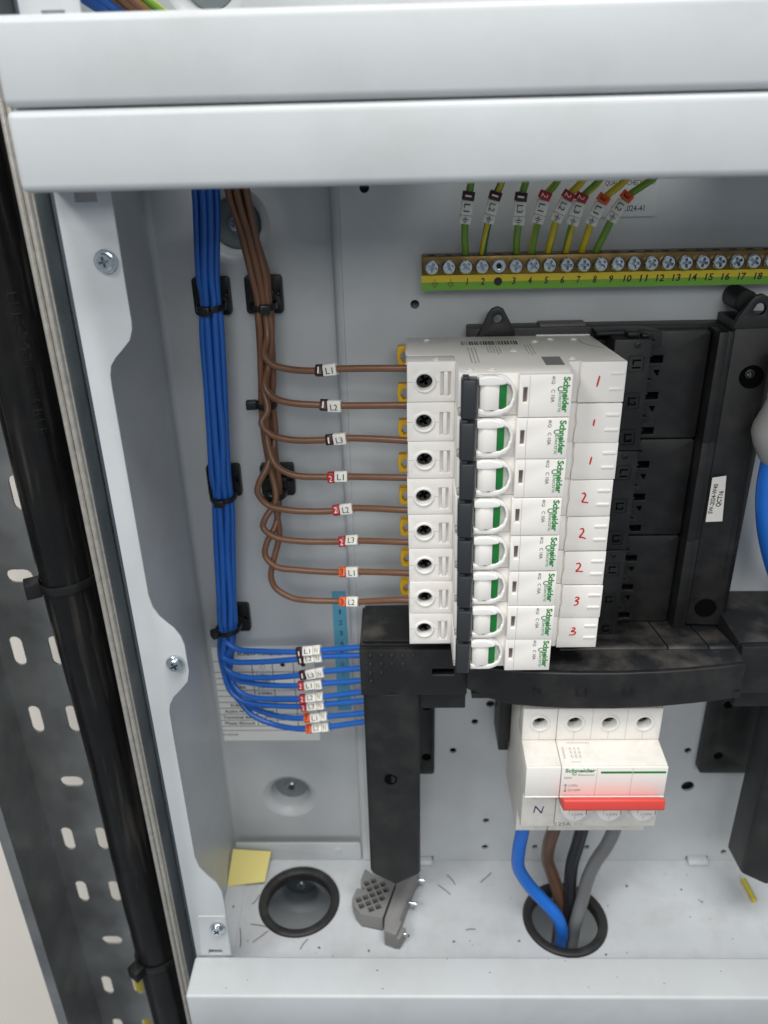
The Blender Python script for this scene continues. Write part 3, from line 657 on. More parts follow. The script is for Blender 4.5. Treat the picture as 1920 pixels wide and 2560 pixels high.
# ================================================================== MAIN SWITCH and NEUTRAL POLE
def switch_body(T, x0, x1):
    prof = [(42.0, -175.0), (9.0, -175.0), (9.0, -195.6), (-2.4, -195.9), (-19.4, -197.2), (-19.6, -217.0), (-15.8, -218.6), (-15.8, -243.8), (-2.0, -245.0), (-2.0, -262.0), (42.0, -262.0)]
    prism('body', prof, x0, x1, 'x', 'sidewhite', T, bevel=0.5)
nm = thing('neutral_pole', 'white neutral terminal module with handwritten N beside the main switch', 'terminal module', (60, 42, -262))
switch_body(nm, 51.35, 69.15)
ms = thing('main_switch', 'white three pole main switch with wide red handle bar', 'main switch', (96, 42, -262))
switch_body(ms, 69.45, 123.35)
def terms(T, xs, x0, x1):
    f = prism('terminal_face', rect(x0, -195.5, x1, -175.0), -2.4, 8.9, 'y', 'white', T, holes=[circ(x, -184.3, 3.9, 28) for x in xs], bevel=0.3)
    for x in xs:
        lathe('terminal_ring', [(3.9, -2.6), (3.85, 0.3), (4.2, 0.75), (4.9, 0.8), (5.2, 0.5), (5.25, -0.2)], (x, -2.4, -184.3), (0, -1, 0), 'white2', f, seg=32, sharp=60)
        screw(f, (x, 4.6, -184.3), 3.8, 2.2, m='screwblack', deep='void', ph=random.uniform(0, 1.5), name='terminal_screw', slotted=True)
    return f
terms(nm, [60.3], 51.35, 69.15); terms(ms, [78.4, 96.4, 114.4], 69.45, 123.35)
npl = box('front_plate', (51.4, -21.0, -216.6), (69.1, -19.5, -197.3), 'white', nm, bevel=0.4)
mpl = box('front_plate', (69.5, -21.0, -216.6), (123.3, -19.5, -197.3), 'white', ms, bevel=0.4)
for T, x0, x1 in ((nm, 51.45, 69.05), (ms, 69.55, 123.25)):
    box('plate_lip', (x0, -21.3, -217.6), (x1, -19.6, -216.9), 'white2', T, bevel=0.25)
for x in (87.4, 105.4):
    box('pole_seam', (x-0.08, -21.06, -216.4), (x+0.08, -20.9, -197.5), 'paleink', mpl)
    box('pole_seam', (x-0.08, -2.46, -195.3), (x+0.08, -2.3, -175.4), 'paleink', ms)
for x in (60.3, 78.4, 96.4, 114.4):
    box('mould_line', (x-0.07, -2.46, -195.3), (x+0.07, -2.3, -189.6), 'paleink', nm if x < 69 else ms)
R_, U_ = (1, 0, 0), (0, 0, 1)
text('maker_lettering', 'Schneider', (78.9, -21.1, -199.2), R_, U_, 15.4, 2.5, 'greenink', mpl, bold=0.03)
text('maker_lettering', 'Electric', (82.2, -21.1, -202.1), R_, U_, 8.2, 1.2, 'greenink', mpl)
stroke('maker_emblem', [(0.95*math.cos(a), 0.8*math.sin(a)) for a in [math.radians(30+24*i) for i in range(15)]], (76.0, -21.06, -201.4), R_, U_, 0.4, 'greenink', mpl, th=0.05)
for x0, x1 in ((89.4, 105.2), (105.6, 122.4)): box('green_stripe', (x0, -21.06, -201.3), (x1, -20.95, -199.9), 'greenink', mpl)
text('type_lettering', 'iSW', (73.0, -21.1, -204.1), R_, U_, 3.9, 1.3, 'greyink', mpl)
text('state_lettering', 'I.ON', (75.8, -21.1, -209.3), R_, U_, 4.4, 1.5, 'greyink', mpl)
text('state_lettering', 'O.OFF', (76.7, -21.1, -212.5), R_, U_, 6.4, 1.5, 'greyink', mpl)
stroke('arrow', [(0, -2.4), (0, 0), (0, 2.4)], (72.0, -21.06, -211.0), R_, U_, 0.35, 'greyink', mpl, th=0.06)
for s_ in (1, -1): stroke('arrow', [(-0.8, 1.5*s_), (0, 2.5*s_), (0.8, 1.5*s_)], (72.0, -21.06, -211.0), R_, U_, 0.35, 'greyink', mpl, th=0.06)
stroke('pen_letter', [(-2.4, -2.4), (-2.1, 0), (-1.7, 2.4), (-1.6, 2.3), (0.2, -0.2), (1.6, -2.2), (1.7, -2.1), (2.1, 0.3), (2.6, 2.5)], (60.3, -15.85, -231.6), R_, U_, 0.75, 'blueink', nm, th=0.06)
text('rating_lettering', '125A', (74.1, -15.9, -242.0), R_, U_, 8.2, 2.4, 'greyink', ms)
text('rating_lettering', '415V~', (83.5, -15.9, -242.2), R_, U_, 6.3, 1.3, 'paleink', ms)
# red link bar and the three white rockers
prism('handle_bar', [(-17.0, -217.8), (-20.5, -217.8), (-27.6, -212.0), (-28.8, -212.4), (-29.6, -217.6), (-28.9, -218.8), (-21.0, -222.4), (-17.0, -222.4)], 70.0, 121.4, 'x', 'red', ms, bevel=0.5)
for x in (78.6, 96.6, 114.4):
    w = 8.3 if x < 110 else 7.9
    hd = [(x+w*math.cos(a), -222.6+13.2*math.sin(a)) for a in [math.radians(180+10*i) for i in range(19)]]
    rk = prism('rocker', hd, -21.0, -15.7, 'y', 'white2', ms, bevel=1.6, seg=4)
    tb_ = box('rocker_tab', (x-3.4, -22.6, -229.6), (x+5.2, -20.4, -222.8), 'white', rk, bevel=0.5)
    text('state_lettering', 'I.ON', (x+0.6, -22.7, -227.9), R_, U_, 5.6, 1.7, 'paleink', tb_, bold=0.02)
    box('rocker_gap', (x+5.2, -21.4, -229.4), (x+5.8, -20.8, -223), 'dark', rk)
    box('mould_line', (x-0.08, -21.06, -233.6), (x+0.08, -20.8, -230.0), 'greyink', rk)
fine = []
for r_ in range(3):
    for q in range(3):
        for i in range(2): fine.append(bxd((75.4+2.2*r_+i*0.8, -14.6+q*2.6+i*0.4, -196.45), (75.9+2.2*r_+i*0.8, -13.0+q*2.6+i*0.4, -196.2)))
V, F = [], []
def ledge_z(y): return -195.9+(-2.4-y)*(-1.3/17.0)
fp_ = []
def ledge_bar(x0, x1, y0, y1):
    z0a, z1a = ledge_z(y0)+0.06, ledge_z(y1)+0.06
    fp_.append(([(x0, y0, z0a), (x1, y0, z0a), (x1, y1, z1a), (x0, y1, z1a)], [(0, 1, 2, 3)]))
for q in range(26): ledge_bar(74.4+q*0.47, 74.4+q*0.47+0.3, -4.0, -4.6)
for q in range(9): ledge_bar(71.3, 72.4, -7.4-q*0.9, -7.9-q*0.9)
for r_ in range(3):
    for q in range(3): ledge_bar(75.2+r_*2.2, 76.0+r_*2.2, -7.6-q*2.6, -8.6-q*2.6); ledge_bar(75.6+r_*2.2, 76.4+r_*2.2, -9.0-q*2.6, -9.4-q*2.6)
for q in range(7): ledge_bar(75+q*0.7, 75.4+q*0.7, -17.0, -17.6)
multi('fine_print', fp_, 'paleink', ms)
# supply tails
def tail(name, label, pts, m): return tag(tube(name, pts, 3.95, m, seg=20, res=10), label, 'cable', 'supply tails under the main switch')
tail('supply_cable', 'thick blue supply cable dropping from the neutral module into the grommet', [(57.2, 6, -255), (57.0, 7, -272), (56.0, 8.5, -290), (57.0, 10, -306), (63.5, 10, -320), (73, 8, -332), (81.5, 5, -342), (85.6, 4.5, -356), (86.0, 8, -376), (86, 12, -420)], 'bluebig')
tail('supply_cable', 'thick brown supply cable dropping from the main switch into the grommet', [(76.2, 9, -255), (76.4, 11, -272), (75.2, 15, -292), (76.2, 19, -310), (81.0, 19.5, -326), (85.4, 18.5, -342), (87.0, 18, -358), (87, 18, -420)], 'brownbig')
tail('supply_cable', 'thick black supply cable dropping from the main switch into the grommet', [(92.2, 8, -255), (92.3, 10, -272), (91.6, 13, -290), (90.2, 15, -308), (90.6, 16, -324), (91.4, 14.5, -340), (92.6, 14, -358), (93, 14, -420)], 'blackbig')
tail('supply_cable', 'thick grey supply cable dropping from the main switch into the grommet', [(110.4, 6, -255), (110.3, 7.5, -270), (107.6, 9, -286), (102.6, 11, -303), (99.6, 11.5, -318), (97.4, 10, -334), (95.0, 7.5, -346), (93.8, 8, -360), (94, 12, -420)], 'greybig')

# ================================================================== GROMMETS
for (gx, gy), lab in ((G1, 'empty black rubber grommet in the floor beside the yellow note'), (G2, 'black rubber grommet around the four thick supply cables')):
    g = lathe('rubber_grommet', [(21.0, -6.0), (20.6, -0.5), (20.9, 0.8), (21.8, 1.5), (25.0, 1.9), (26.2, 1.4), (26.6, 0.5), (26.6, 0.02), (22.3, 0.0), (22.3, -6.0), (21.0, -6.0)], (gx, gy, -358.0), (0, 0, 1), 'rubber', None, seg=48, at=(gx, gy, -358), sharp=50)
    tag(g, lab, 'grommet')

# ================================================================== EARTH BAR
eb = thing('earth_bar', 'brass earth terminal bar with numbered yellow and green label strip', 'terminal bar', (0.2, 58, 30))
box('bar', (0.2, 46.0, 36.6), (182, 57.0, 44.9), 'brass', eb, bevel=0.35)
for x in (10, 120): box('standoff', (x, 57.0, 37.5), (x+8, 59.9, 44), 'black', eb)
ys = box('label_yellow', (-0.2, 46.6, 33.4), (182, 47.2, 36.5), 'ebyellow', eb)
gs = box('label_green', (-0.2, 46.6, 29.8), (182, 47.2, 33.4), 'ebgreen', eb)
tri = lambda x: [(x-1.3, 33.0), (x+1.3, 33.0), (x, 30.9)]
for x in (6.1, 13.4):
    stroke('earth_arrow', [(0, 1.8), (0, 0.9), (0, 0.1)], (x, 46.6, 33.2), R_, U_, 0.25, 'blackink', ys, th=0.05)
    for p, q in (((-1.4, 0), (1.4, 0)), ((1.4, 0), (0, -2.1)), ((0, -2.1), (-1.4, 0))):
        stroke('earth_arrow', [p, ((p[0]+q[0])/2, (p[1]+q[1])/2), q], (x, 46.6, 33.1), R_, U_, 0.28, 'blackink', ys, th=0.06)
lathe('label_dot', [(1.9, 0.0), (1.9, 0.06), (0, 0.06)], (35.2, 46.6, 33.3), (0, -1, 0), 'blackink', ys, seg=24)
for i in range(1, 21):
    x = (21.0, 28.1)[i-1] if i < 3 else 42.4+(i-3)*7.43
    text('number', str(i), (x, 46.5, 33.5), R_, U_, (0.8 if i == 1 else 1.75) if i < 10 else 3.7, 3.1, 'blackink', ys, shear=0.12, bold=0.02)
s0 = None
for k in range(24):
    x = 4.7+7.63*k
    if k == 4:
        s4 = lathe('socket_screw', [(3.2, -0.2), (3.2, 1.6), (2.8, 2.0), (1.6, 2.0), (1.5, 0.6), (0, 0.6)], (x, 46, 40.4), (0, -1, 0), 'zinc', eb, seg=24)
        build('socket', [(x+1.35*math.cos(PI/3*i), 45.0, 40.4+1.35*math.sin(PI/3*i)) for i in range(6)], [tuple(range(6))], 'dark', s4); continue
    if s0 is None:
        s0 = screw(eb, (x, 46, 40.4), 3.25, 3.0, ph=0, name='terminal_screw', slotted=True)
    else:
        copyobj(s0, eb, loc=(Vector((x, 46+random.uniform(-.3, .5), 40.4))-org(eb))*S, rot=(random.uniform(-.05, .05), random.uniform(0, 1.57), random.uniform(-.05, .05)))
s0.rotation_euler = (0, 0.3, 0)
for k in range(24):
    box('wire_port', (4.7+7.63*k-1.7, 48.6, 44.86), (4.7+7.63*k+1.7, 52.4, 44.95), 'dark', eb)

# ================================================================== WIRES with marker sleeves
def sleeve(wire, c, a, n, l, hv, hn, m, s, ink, tw=None, rot=False, name='marker_sleeve', th=None, lip=True):
    # squarish clip-on sleeve: centre c, along a, printed face towards n
    a = Vector(a).normalized(); n = Vector(n); n = (n-a*n.dot(a)).normalized()
    if s: n = Matrix.Rotation(random.uniform(-.38, .3), 3, a) @ n
    up = n.cross(a)
    if up.z < 0 and not rot: up = -up
    c = Vector(c); V, F = [], []
    pr = []
    for (cu_, cv, a0) in ((hn-1.2, hv-0.9, 0), (-hn+1.9, hv-1.9, 90), (-hn+1.9, -hv+1.9, 180), (hn-0.6, -hv+0.6, 270)):
        r = {0: 1.0, 90: 1.9, 180: 1.9, 270: 0.6}[a0]
        for i in range(5): t = math.radians(a0+22.5*i); pr.append((cu_+r*math.cos(t), cv+r*math.sin(t)))
    k = len(pr)
    for e in (-.5, .5): V += [c+a*(e*l)+n*p[0]+up*p[1] for p in pr]
    F = [tuple(range(k)), tuple(range(k, 2*k))] + [(i, (i+1) % k, k+(i+1) % k, k+i) for i in range(k)]
    o = build(name, V, F, m, wire, bevel=0.12)
    if s:
        w = tw or l*0.6; hh = th or hv*1.25
        if rot: text('lettering', s, c+n*(hn+0.06), a, a.cross(n)*-1 if (a.cross(n)*-1).cross(Vector((0, 0, 0))).length else up, w, hh, ink, o)
        else: text('lettering', s, c+n*(hn+0.06)-up*0.3, a, up, w, hh, ink, o)
    return o
BRC = [(152, -121, 16), (144, -113.5, 22), (132, -101, 33), (112, -89, 45), (92, -84.2, 52), (74, -82.6, 53), (55, -79.5, 53.5), (36, -76.6, 54.5), (26, -75.9, 55), (16, -75.7, 54.5), (8, -75.8, 54), (-12, -77.2, 54), (-25, -78.6, 54.5), (-42, -78.4, 54.5), (-57, -77.8, 55), (-70, -77.4, 55.5), (-80, -77.6, 54.5), (-90, -77.6, 53.5)]
BRO = [(0.8, -3.4), (3.4, -2.4), (-2.6, -3.2), (0.3, -0.2), (3.4, 0.8), (-3.2, 0.2), (1.7, 3.0), (-1.7, 3.0)]
BRB = [[(-74.2, 50.0, 9.2), (-75.8, 45.0, 1.6), (-72.1, 43.0, -2.7), (-64.6, 41.0, -4.9), (-50.1, 37.0, -4.5), (-39.9, 34.0, -3.3), (-7.4, 24.0, -0.6), (2, 22, -0.2)],
 [(-75.2, 50.0, -6.6), (-76.8, 45.0, -13.6), (-73.5, 43.0, -18.7), (-65.9, 41.0, -21.4), (-50.4, 37.0, -21.2), (-38.7, 34.0, -20.7), (-7.6, 24.0, -18.2), (2, 22, -18)],
 [(-76.8, 47.0, -27.1), (-79.9, 44.0, -32.6), (-75.8, 43.0, -38.2), (-65.9, 41.0, -40.5), (-48.4, 37.0, -39.5), (-37.8, 34.0, -37.9), (-7.8, 24.0, -35.7), (2, 22, -36)],
 [(-78.3, 48.0, -46.1), (-74.7, 45.0, -55.7), (-65.9, 41.0, -59.7), (-49.5, 37.0, -59.2), (-38.3, 34.0, -58.3), (-8.0, 24.0, -54.8), (2, 22, -54)],
 [(-79.6, 48.0, -57.6), (-84.2, 45.0, -65.7), (-85.2, 44.0, -70.8), (-80.6, 43.0, -77.6), (-68.8, 41.0, -79.4), (-47.3, 37.0, -78.2), (-36.2, 34.0, -75.9), (-7.8, 24.0, -72.3), (2, 22, -72)],
 [(-77.2, 50.0, -77.7), (-83.3, 46.0, -87.2), (-84.3, 45.0, -91.6), (-78.4, 43.0, -95.7), (-66.4, 41.0, -97.7), (-45.3, 37.0, -96.7), (-34.8, 34.0, -94.9), (-7.6, 24.0, -90.3), (2, 22, -90)],
 [(-78.4, 50.0, -92.6), (-83.5, 46.0, -101.4), (-84.7, 45.0, -108.6), (-79.1, 43.0, -113.6), (-66.9, 41.0, -115.4), (-46.5, 37.0, -114.6), (-35.5, 34.0, -113.0), (-7.4, 24.0, -108.2), (2, 22, -108)],
 [(-77.7, 52.0, -85.2), (-77.0, 50.0, -98.5), (-81.1, 46.0, -113.5), (-82.8, 45.0, -122.6), (-80.5, 44.0, -129.2), (-71.3, 42.0, -133.4), (-61.0, 39.0, -133.5), (-47.8, 37.0, -132.8), (-36.9, 34.0, -131.0), (-7.6, 24.0, -124.6), (2, 22, -126)]]
NUM = ['1', '1', '1', '2', '2', '2', '3', '3']; LN = ['L1', 'L2', 'L3', 'L1', 'L2', 'L3', 'L1', 'L2']
COLN = {'1': 'maroon', '2': 'red', '3': 'orange'}
CAM = Vector((-9.1, -333, 99))
MX = [-46.2, -45.0, -43.0, -43.4, -41.6, -39.4, -39.9, -40.6]
def on_path(P, x):
    for i in range(len(P)-1):
        if (P[i].x-x)*(P[i+1].x-x) <= 0 and i > len(P)//3:
            t = (x-P[i].x)/((P[i+1].x-P[i].x) or 1e-6); return P[i].lerp(P[i+1], t), (P[i+1]-P[i]).normalized()
for k in range(8):
    first = BRB[k][0][2]
    pts = []
    for (z, x, y) in BRC:
        if z < first+9: break
        sp = 1.15 if z > 60 else (0.86 if 20 < z < 32 else (0.95 if z > 10 else 0.85))
        if -75 < z < -62: sp = 0.75
        jt = 0.0 if z > 90 else 0.45
        pts.append((x+BRO[k][0]*sp+random.uniform(-jt, jt), y+BRO[k][1]*sp+random.uniform(-jt, jt)*0.6, z+random.uniform(-2, 2)*(z < 100)))
    pts += [(q[0], q[1]+random.uniform(-.6, .6)*(2 < i_ < len(BRB[k])-2), q[2]+random.uniform(-.45, .45)*(2 < i_ < len(BRB[k])-2)) for i_, q in enumerate(BRB[k])]
    W = thing('brown_wire', 'brown wire with %s marker %s and white marker %s' % (COLN[NUM[k]], NUM[k], LN[k]), 'wire', BRB[k][-2], 'brown live wires branching to the breakers')
    tube('insulation', pts, 1.68, 'brownwire', W, seg=14, res=7)
    P = spline(pts, 10); x0 = MX[k]
    c, a = on_path(P, x0-2.1); sleeve(W, c, a, CAM-c+Vector((0, 0, -30)), 3.6, 2.7, 2.4, 'mk'+NUM[k], NUM[k], 'whiteink' if NUM[k] != '3' else 'blackink', tw=1.7 if NUM[k] != '1' else 0.8, th=3.1)
    c, a = on_path(P, x0+3.2); sleeve(W, c, a, CAM-c+Vector((0, 0, -40)), 6.6, 2.75, 2.45, 'mkwhite', LN[k], 'blackink', tw=3.6, th=2.9)
BLC = [(152, -134, 14), (144, -122, 20), (134, -110, 31), (114, -101, 46), (92, -98, 54), (74, -97.4, 56), (36, -100.7, 56.5), (25, -101.4, 57), (16, -101.9, 56.5), (-18, -103.6, 56), (-42, -104.8, 56), (-66, -106.3, 56.5), (-75, -106.6, 57), (-84, -107, 56.5), (-110, -108.9, 56), (-144, -111.3, 56), (-156, -112.2, 56.5), (-163, -113.0, 57), (-172, -114.4, 56.5), (-184, -115.8, 56)]
BLO = [(-3.6, -2.6), (-1.0, -4.2), (2.2, -3.6), (4.0, -0.8), (0.4, -0.8), (-4.2, 0.8), (2.4, 2.4), (-1.4, 2.6)]
BLB = [[(-113.7, 52.0, -169.5), (-107.6, 50.0, -173.0), (-92.6, 46.0, -171.9), (-70.3, 40.0, -168.2), (-56.0, 37.0, -165.0), (-35.4, 31.0, -159.1), (-26, 29, -157)],
 [(-116.9, 52.0, -180.1), (-111.9, 50.0, -181.8), (-99.0, 47.0, -180.3), (-70.0, 40.0, -173.2), (-55.6, 37.0, -169.3), (-35.6, 31.0, -164.4), (-26, 29, -162.5)],
 [(-117.3, 54.0, -186.6), (-113.9, 52.0, -191.0), (-106.6, 49.0, -192.0), (-94.3, 46.0, -190.8), (-70.1, 40.0, -184.4), (-56.5, 37.0, -179.8), (-35.9, 31.0, -173.3), (-26, 29, -171)],
 [(-116.6, 55.0, -190.7), (-111.0, 52.0, -196.1), (-100.9, 49.0, -196.9), (-87.8, 45.0, -195.5), (-71.9, 40.0, -192.0), (-57.7, 37.0, -188.3), (-35.6, 31.0, -181.8), (-26, 29, -179.5)],
 [(-114.8, 56.0, -199.0), (-110.5, 52.0, -204.7), (-103.2, 49.0, -207.1), (-88.6, 45.0, -205.5), (-71.9, 40.0, -201.4), (-58.2, 37.0, -197.8), (-35.9, 31.0, -189.9), (-26, 29, -187)],
 [(-118.4, 56.0, -197.2), (-115.8, 54.0, -206.3), (-109.5, 51.0, -210.9), (-99.3, 48.0, -211.8), (-81.7, 43.0, -209.3), (-71.6, 40.0, -207.0), (-57.8, 37.0, -203.3), (-35.7, 31.0, -196.3), (-26, 29, -193.5)],
 [(-116.5, 58.0, -205.0), (-112.1, 56.0, -213.0), (-103.3, 52.0, -217.5), (-90.2, 48.0, -220.0), (-78.9, 43.0, -218.1), (-71.2, 40.0, -215.8), (-57.7, 37.0, -212.3), (-35.7, 31.0, -205.0), (-26, 29, -202)],
 [(-118.7, 58.0, -202.5), (-111.6, 55.0, -214.2), (-103.6, 51.0, -222.4), (-90.8, 48.0, -227.1), (-79.7, 44.0, -226.6), (-70.7, 40.0, -224.1), (-57.1, 37.0, -220.1), (-35.6, 31.0, -211.4), (-26, 29, -208)]]
BX = [-67.0, -66.5, -66.0, -67.5, -67.3, -67.0, -65.6, -65.0]
for k in range(8):
    first = BLB[k][0][2]; pts = []
    for (z, x, y) in BLC:
        if z < first+7: break
        sp = 1.12 if z > 60 else (0.88 if (18 < z < 32 or -82 < z < -68 or -170 < z < -158) else 1.05)
        jt = 0.0 if z > 90 else 0.5
        pts.append((x+BLO[k][0]*sp+random.uniform(-jt, jt), y+BLO[k][1]*sp+random.uniform(-jt, jt)*0.6, z+random.uniform(-2, 2)*(z < 100)))
    pts += BLB[k]
    W = thing('blue_wire', 'blue wire with %s marker %s and white markers %s N' % (COLN[NUM[k]], NUM[k], LN[k]), 'wire', BLB[k][-2], 'blue neutral wires fanning into the black shroud')
    tube('insulation', pts, 1.68, 'bluewire', W, seg=14, res=7)
    P = spline(pts, 10); x0 = BX[k]
    c, a = on_path(P, x0-2.2); sleeve(W, c, a, CAM-c+Vector((0, 0, -60)), 3.5, 2.75, 2.4, 'mk'+NUM[k], NUM[k], 'whiteink' if NUM[k] != '3' else 'blackink', tw=1.6 if NUM[k] != '1' else 0.75, th=2.8)
    c, a = on_path(P, x0+2.8); sleeve(W, c, a, CAM-c+Vector((0, 0, -60)), 6.2, 2.75, 2.45, 'mkwhite', LN[k], 'blackink', tw=3.6, th=2.6)
    c, a = on_path(P, x0+8.1); sleeve(W, c, a, CAM-c+Vector((0, 0, -60)), 4.2, 2.8, 2.5, 'mkwhite', 'N', 'goldink', tw=2.0, th=2.6)
EW = [[(21.5, 75.3), (20.6, 70.1), (19.5, 60.5), (20.2, 45.2)], [(34.6, 75.0), (32.3, 69.9), (30.1, 60.8), (28.2, 45.0)], [(45.2, 74.8), (43.7, 69.2), (43.2, 59.6), (43.5, 44.7)], [(58.3, 74.5), (54.1, 69.4), (52.1, 60.9), (50.5, 45.1)],
      [(69.3, 74.8), (64.2, 69.2), (60.3, 60.7), (58.1, 44.9)], [(76.4, 74.6), (70.1, 68.2), (67.4, 58.6), (66.1, 45.3)], [(87.4, 74.4), (79.6, 67.5), (75.8, 58.9), (73.4, 45.1)], [(99.3, 75.1), (89.6, 68.2), (84.8, 60.2), (80.1, 45.5)]]
EST = [(0, 3), (2, 3), (5, 3), (8, 3), (1, 7), (10, 4), (3, 7), (6, 7)]
for k in range(8):
    e = EW[k]; (xa, za), (xb, zb), (xc, zc), (xd, zd) = e
    dx = xa-xb
    pts = [(-113-1.2*k, 18, 152), (-103-1.0*k, 24, 143), (-80, 33+k*1.2, 128), (-20, 38, 112+k*0.5), (xa-10, 40, 106), (xa+dx*2.2+6, 44, 96), (xa+dx*1.1, 45, 84), (xa, 45, za), (xb, 45, zb), (xc, 45.5, zc), ((xc+xd)/2-0.4, 47, (zc+zd)/2), (xd, 50, 46), (xd, 50.4, 42)]
    W = thing('earth_wire', 'green and yellow earth wire with %s marker %s and white marker %s' % (COLN[NUM[k]], NUM[k], LN[k]), 'wire', (xd, 50, 45), 'earth wires rising from the earth bar')
    tube('insulation', pts, 1.6, ['ewdark' if k == 1 else 'ewgreen', 'ewyellow'], W, seg=14, res=8, stripe=EST[k], twist=2.0*(k % 3))
    pa, pb, pc_ = Vector((xa, 45, za)), Vector((xb, 45, zb)), Vector((xc, 45.5, zc))
    d = (pc_-pb).normalized()
    def rsl(c, a, l, m, s, ink, tw, th):
        a = Vector(a).normalized(); n = CAM-c+Vector((0, 0, 60)); n = (n-a*n.dot(a)).normalized()
        o = sleeve(W, c, a, n, l, 2.7, 2.4, m, None, None)
        if s: text('lettering', s, Vector(c)+n*2.5, a, n.cross(a), tw, th, ink, o)
        return o, n
    c0 = pb-d*0.6
    rsl(c0, (pb-pa).normalized()*0.4+d*0.6, 3.4, 'mk'+NUM[k], NUM[k], 'whiteink' if NUM[k] != '3' else 'blackink', 0.75 if NUM[k] == '1' else 1.6, 2.8)
    rsl(pb+d*4.3, d, 6.0, 'mkwhite', LN[k], 'blackink', 3.3, 2.6)
    o, n = rsl(pb+d*9.3, d, 3.6, 'mkwhite', None, None, 0, 0)
    for q, ww in enumerate((2.8, 1.9, 1.0)):
        stroke('earth_symbol', [(q*0.75-0.2, -ww/2), (q*0.75-0.2, 0), (q*0.75-0.2, ww/2)], pb+d*9.3+n*2.42, d, n.cross(d), 0.3, 'blackink', o, th=0.08)
    stroke('earth_symbol', [(-1.4, 0), (-0.8, 0), (-0.2, 0)], pb+d*9.3+n*2.42, d, n.cross(d), 0.3, 'blackink', o, th=0.08)

# ================================================================== TIE PADS AND TIES
pads = [(-103.4, 25.0, 0.02, 'black square adhesive tie base under the blue wires, highest of three'), (-77.4, 25.3, 0.0, 'black square adhesive tie base under the brown wires, above the branching'), (-108.2, -74.5, 0.0, 'black square adhesive tie base under the blue wires, middle of three'),
        (-78.6, -74.5, 0.0, 'black square adhesive tie base where the brown wires cross'), (-111.8, -164.0, 0.0, 'black square adhesive tie base where the blue wires fan out')]
for (x, z, rz, lab) in pads:
    T = thing('tie_base', lab, 'tie base', (x, 72.5, z), 'adhesive tie bases on the back panel')
    prism('pad', rrect(x-9.2, z-9.2, x+9.2, z+9.2, 1.8), 68.4, 72.5, 'y', 'tie', T, holes=[circ(x+6.9, z+0.3, 1.0, 12)], bevel=0.4)
    box('saddle', (x-5.5, 65.6, z-2.6), (x+5.5, 68.5, z+2.6), 'tie', T, bevel=0.6)
tie_round('cable_tie', 'black cable tie round the blue wires on the highest base', (-101.5, 57.2, 22.0), 6.3, 7.4, 2.8, 0.06, math.radians(262), hs=(5.6, 3.6, 4.2), th=0.9)
tie_round('cable_tie', 'black cable tie round the brown wires above the branching', (-75.9, 55.4, 22.5), 6.0, 7.2, 2.8, 0.04, math.radians(285), hs=(4.8, 3.8, 4.4), th=0.9)
tie_round('cable_tie', 'black cable tie round the blue wires on the middle base', (-106.6, 57.2, -78.5), 6.3, 7.4, 2.8, 0.0, math.radians(268), hs=(5.2, 3.6, 4.2), th=0.9)
tie_round('cable_tie', 'black cable tie where the brown wires cross over its base', (-78.0, 56.5, -77.5), 5.0, 6.0, 2.8, 0.08, math.radians(230), hs=(4.6, 3.6, 4.2), th=0.9)
tie_round('cable_tie', 'black cable tie round the blue wires where they fan out', (-112.7, 57.4, -163.0), 6.6, 7.6, 2.8, 0.10, math.radians(215), hs=(5.0, 4.0, 4.8), th=0.9)
tie_round('cable_tie', 'black cable tie on the brown wires between branches, head sticking out sideways', (-78.4, 54.5, -26.4), 4.6, 5.4, 2.8, 0.0, math.radians(186), hs=(4.2, 5.6, 4.6), th=0.9)

# ================================================================== LABELS ON THE BACK
lab = prism('torque_label', [(-131.0, -261.5), (-66.2, -261.5), (-66.2, -186.5), (-131.0, -188.0)], 72.35, 72.55, 'y', 'paper')
tag(lab, 'white screw torque table label stuck behind the blue wires', 'label')
Y = 72.30
text('lettering', 'SCREW TORQUES', (-99.6, Y, -192.8), R_, U_, 28, 2.8, 'blackink', lab, bold=0.03)
ln = []
def hl(x0, x1, z): ln.append(([(x0, Y, z-0.2), (x1, Y, z-0.2), (x1, Y, z+0.2), (x0, Y, z+0.2)], [(0, 1, 2, 3)]))
def vl(x, z0, z1): ln.append(([(x-0.2, Y, z0), (x+0.2, Y, z0), (x+0.2, Y, z1), (x-0.2, Y, z1)], [(0, 1, 2, 3)]))
rows = [-206.5, -211.2, -215.8, -220.6, -225.3, -230.1, -234.8, -239.7, -244.6, -249.4]
hl(-130, -68, -198.2); hl(-130, -68, -253.0)
for z in rows: hl(-129.8, -68, z)
vl(-129.8, -249.4, -206.5); vl(-105.4, -249.4, -198.2); vl(-92.7, -249.4, -198.2); vl(-79.6, -249.4, -198.2)
multi('table_lines', ln, 'blackink', lab)
rt = ['MCB', 'MCCB', 'A 100A', 'MCCB', 'RCBO', 'RCBO L+N', 'Active AFDD', 'Terminal Bars', 'Phase Shroud']
rv = ['2.0Nm', '2.0Nm', '2.0Nm', '3.5Nm', '2.0Nm', '2.0Nm', '1.2Nm', '2.0Nm', '1.2Nm']
for i, s in enumerate(rt):
    z = (rows[i]+rows[i+1])/2
    text('lettering', s, (-117.4 if len(s) > 8 else -115.5, Y, z), R_, U_, 1.6*len(s), 2.3, 'blackink', lab, bold=0.02)
    text('lettering', rv[i], (-99.0, Y, z), R_, U_, 8.8, 2.2, 'blackink', lab, bold=0.02)
stroke('nut_symbol', [(1.4*math.cos(a), 1.4*math.sin(a)) for a in [math.radians(24*i) for i in range(16)]], (-98.8, Y+0.02, -202.4), R_, U_, 0.3, 'greyink', lab)
lathe('screw_symbol', [(1.5, 0), (1.5, 0.05), (0, 0.05)], (-86.2, Y, -201.0), (0, -1, 0), 'blackink', lab, seg=20)
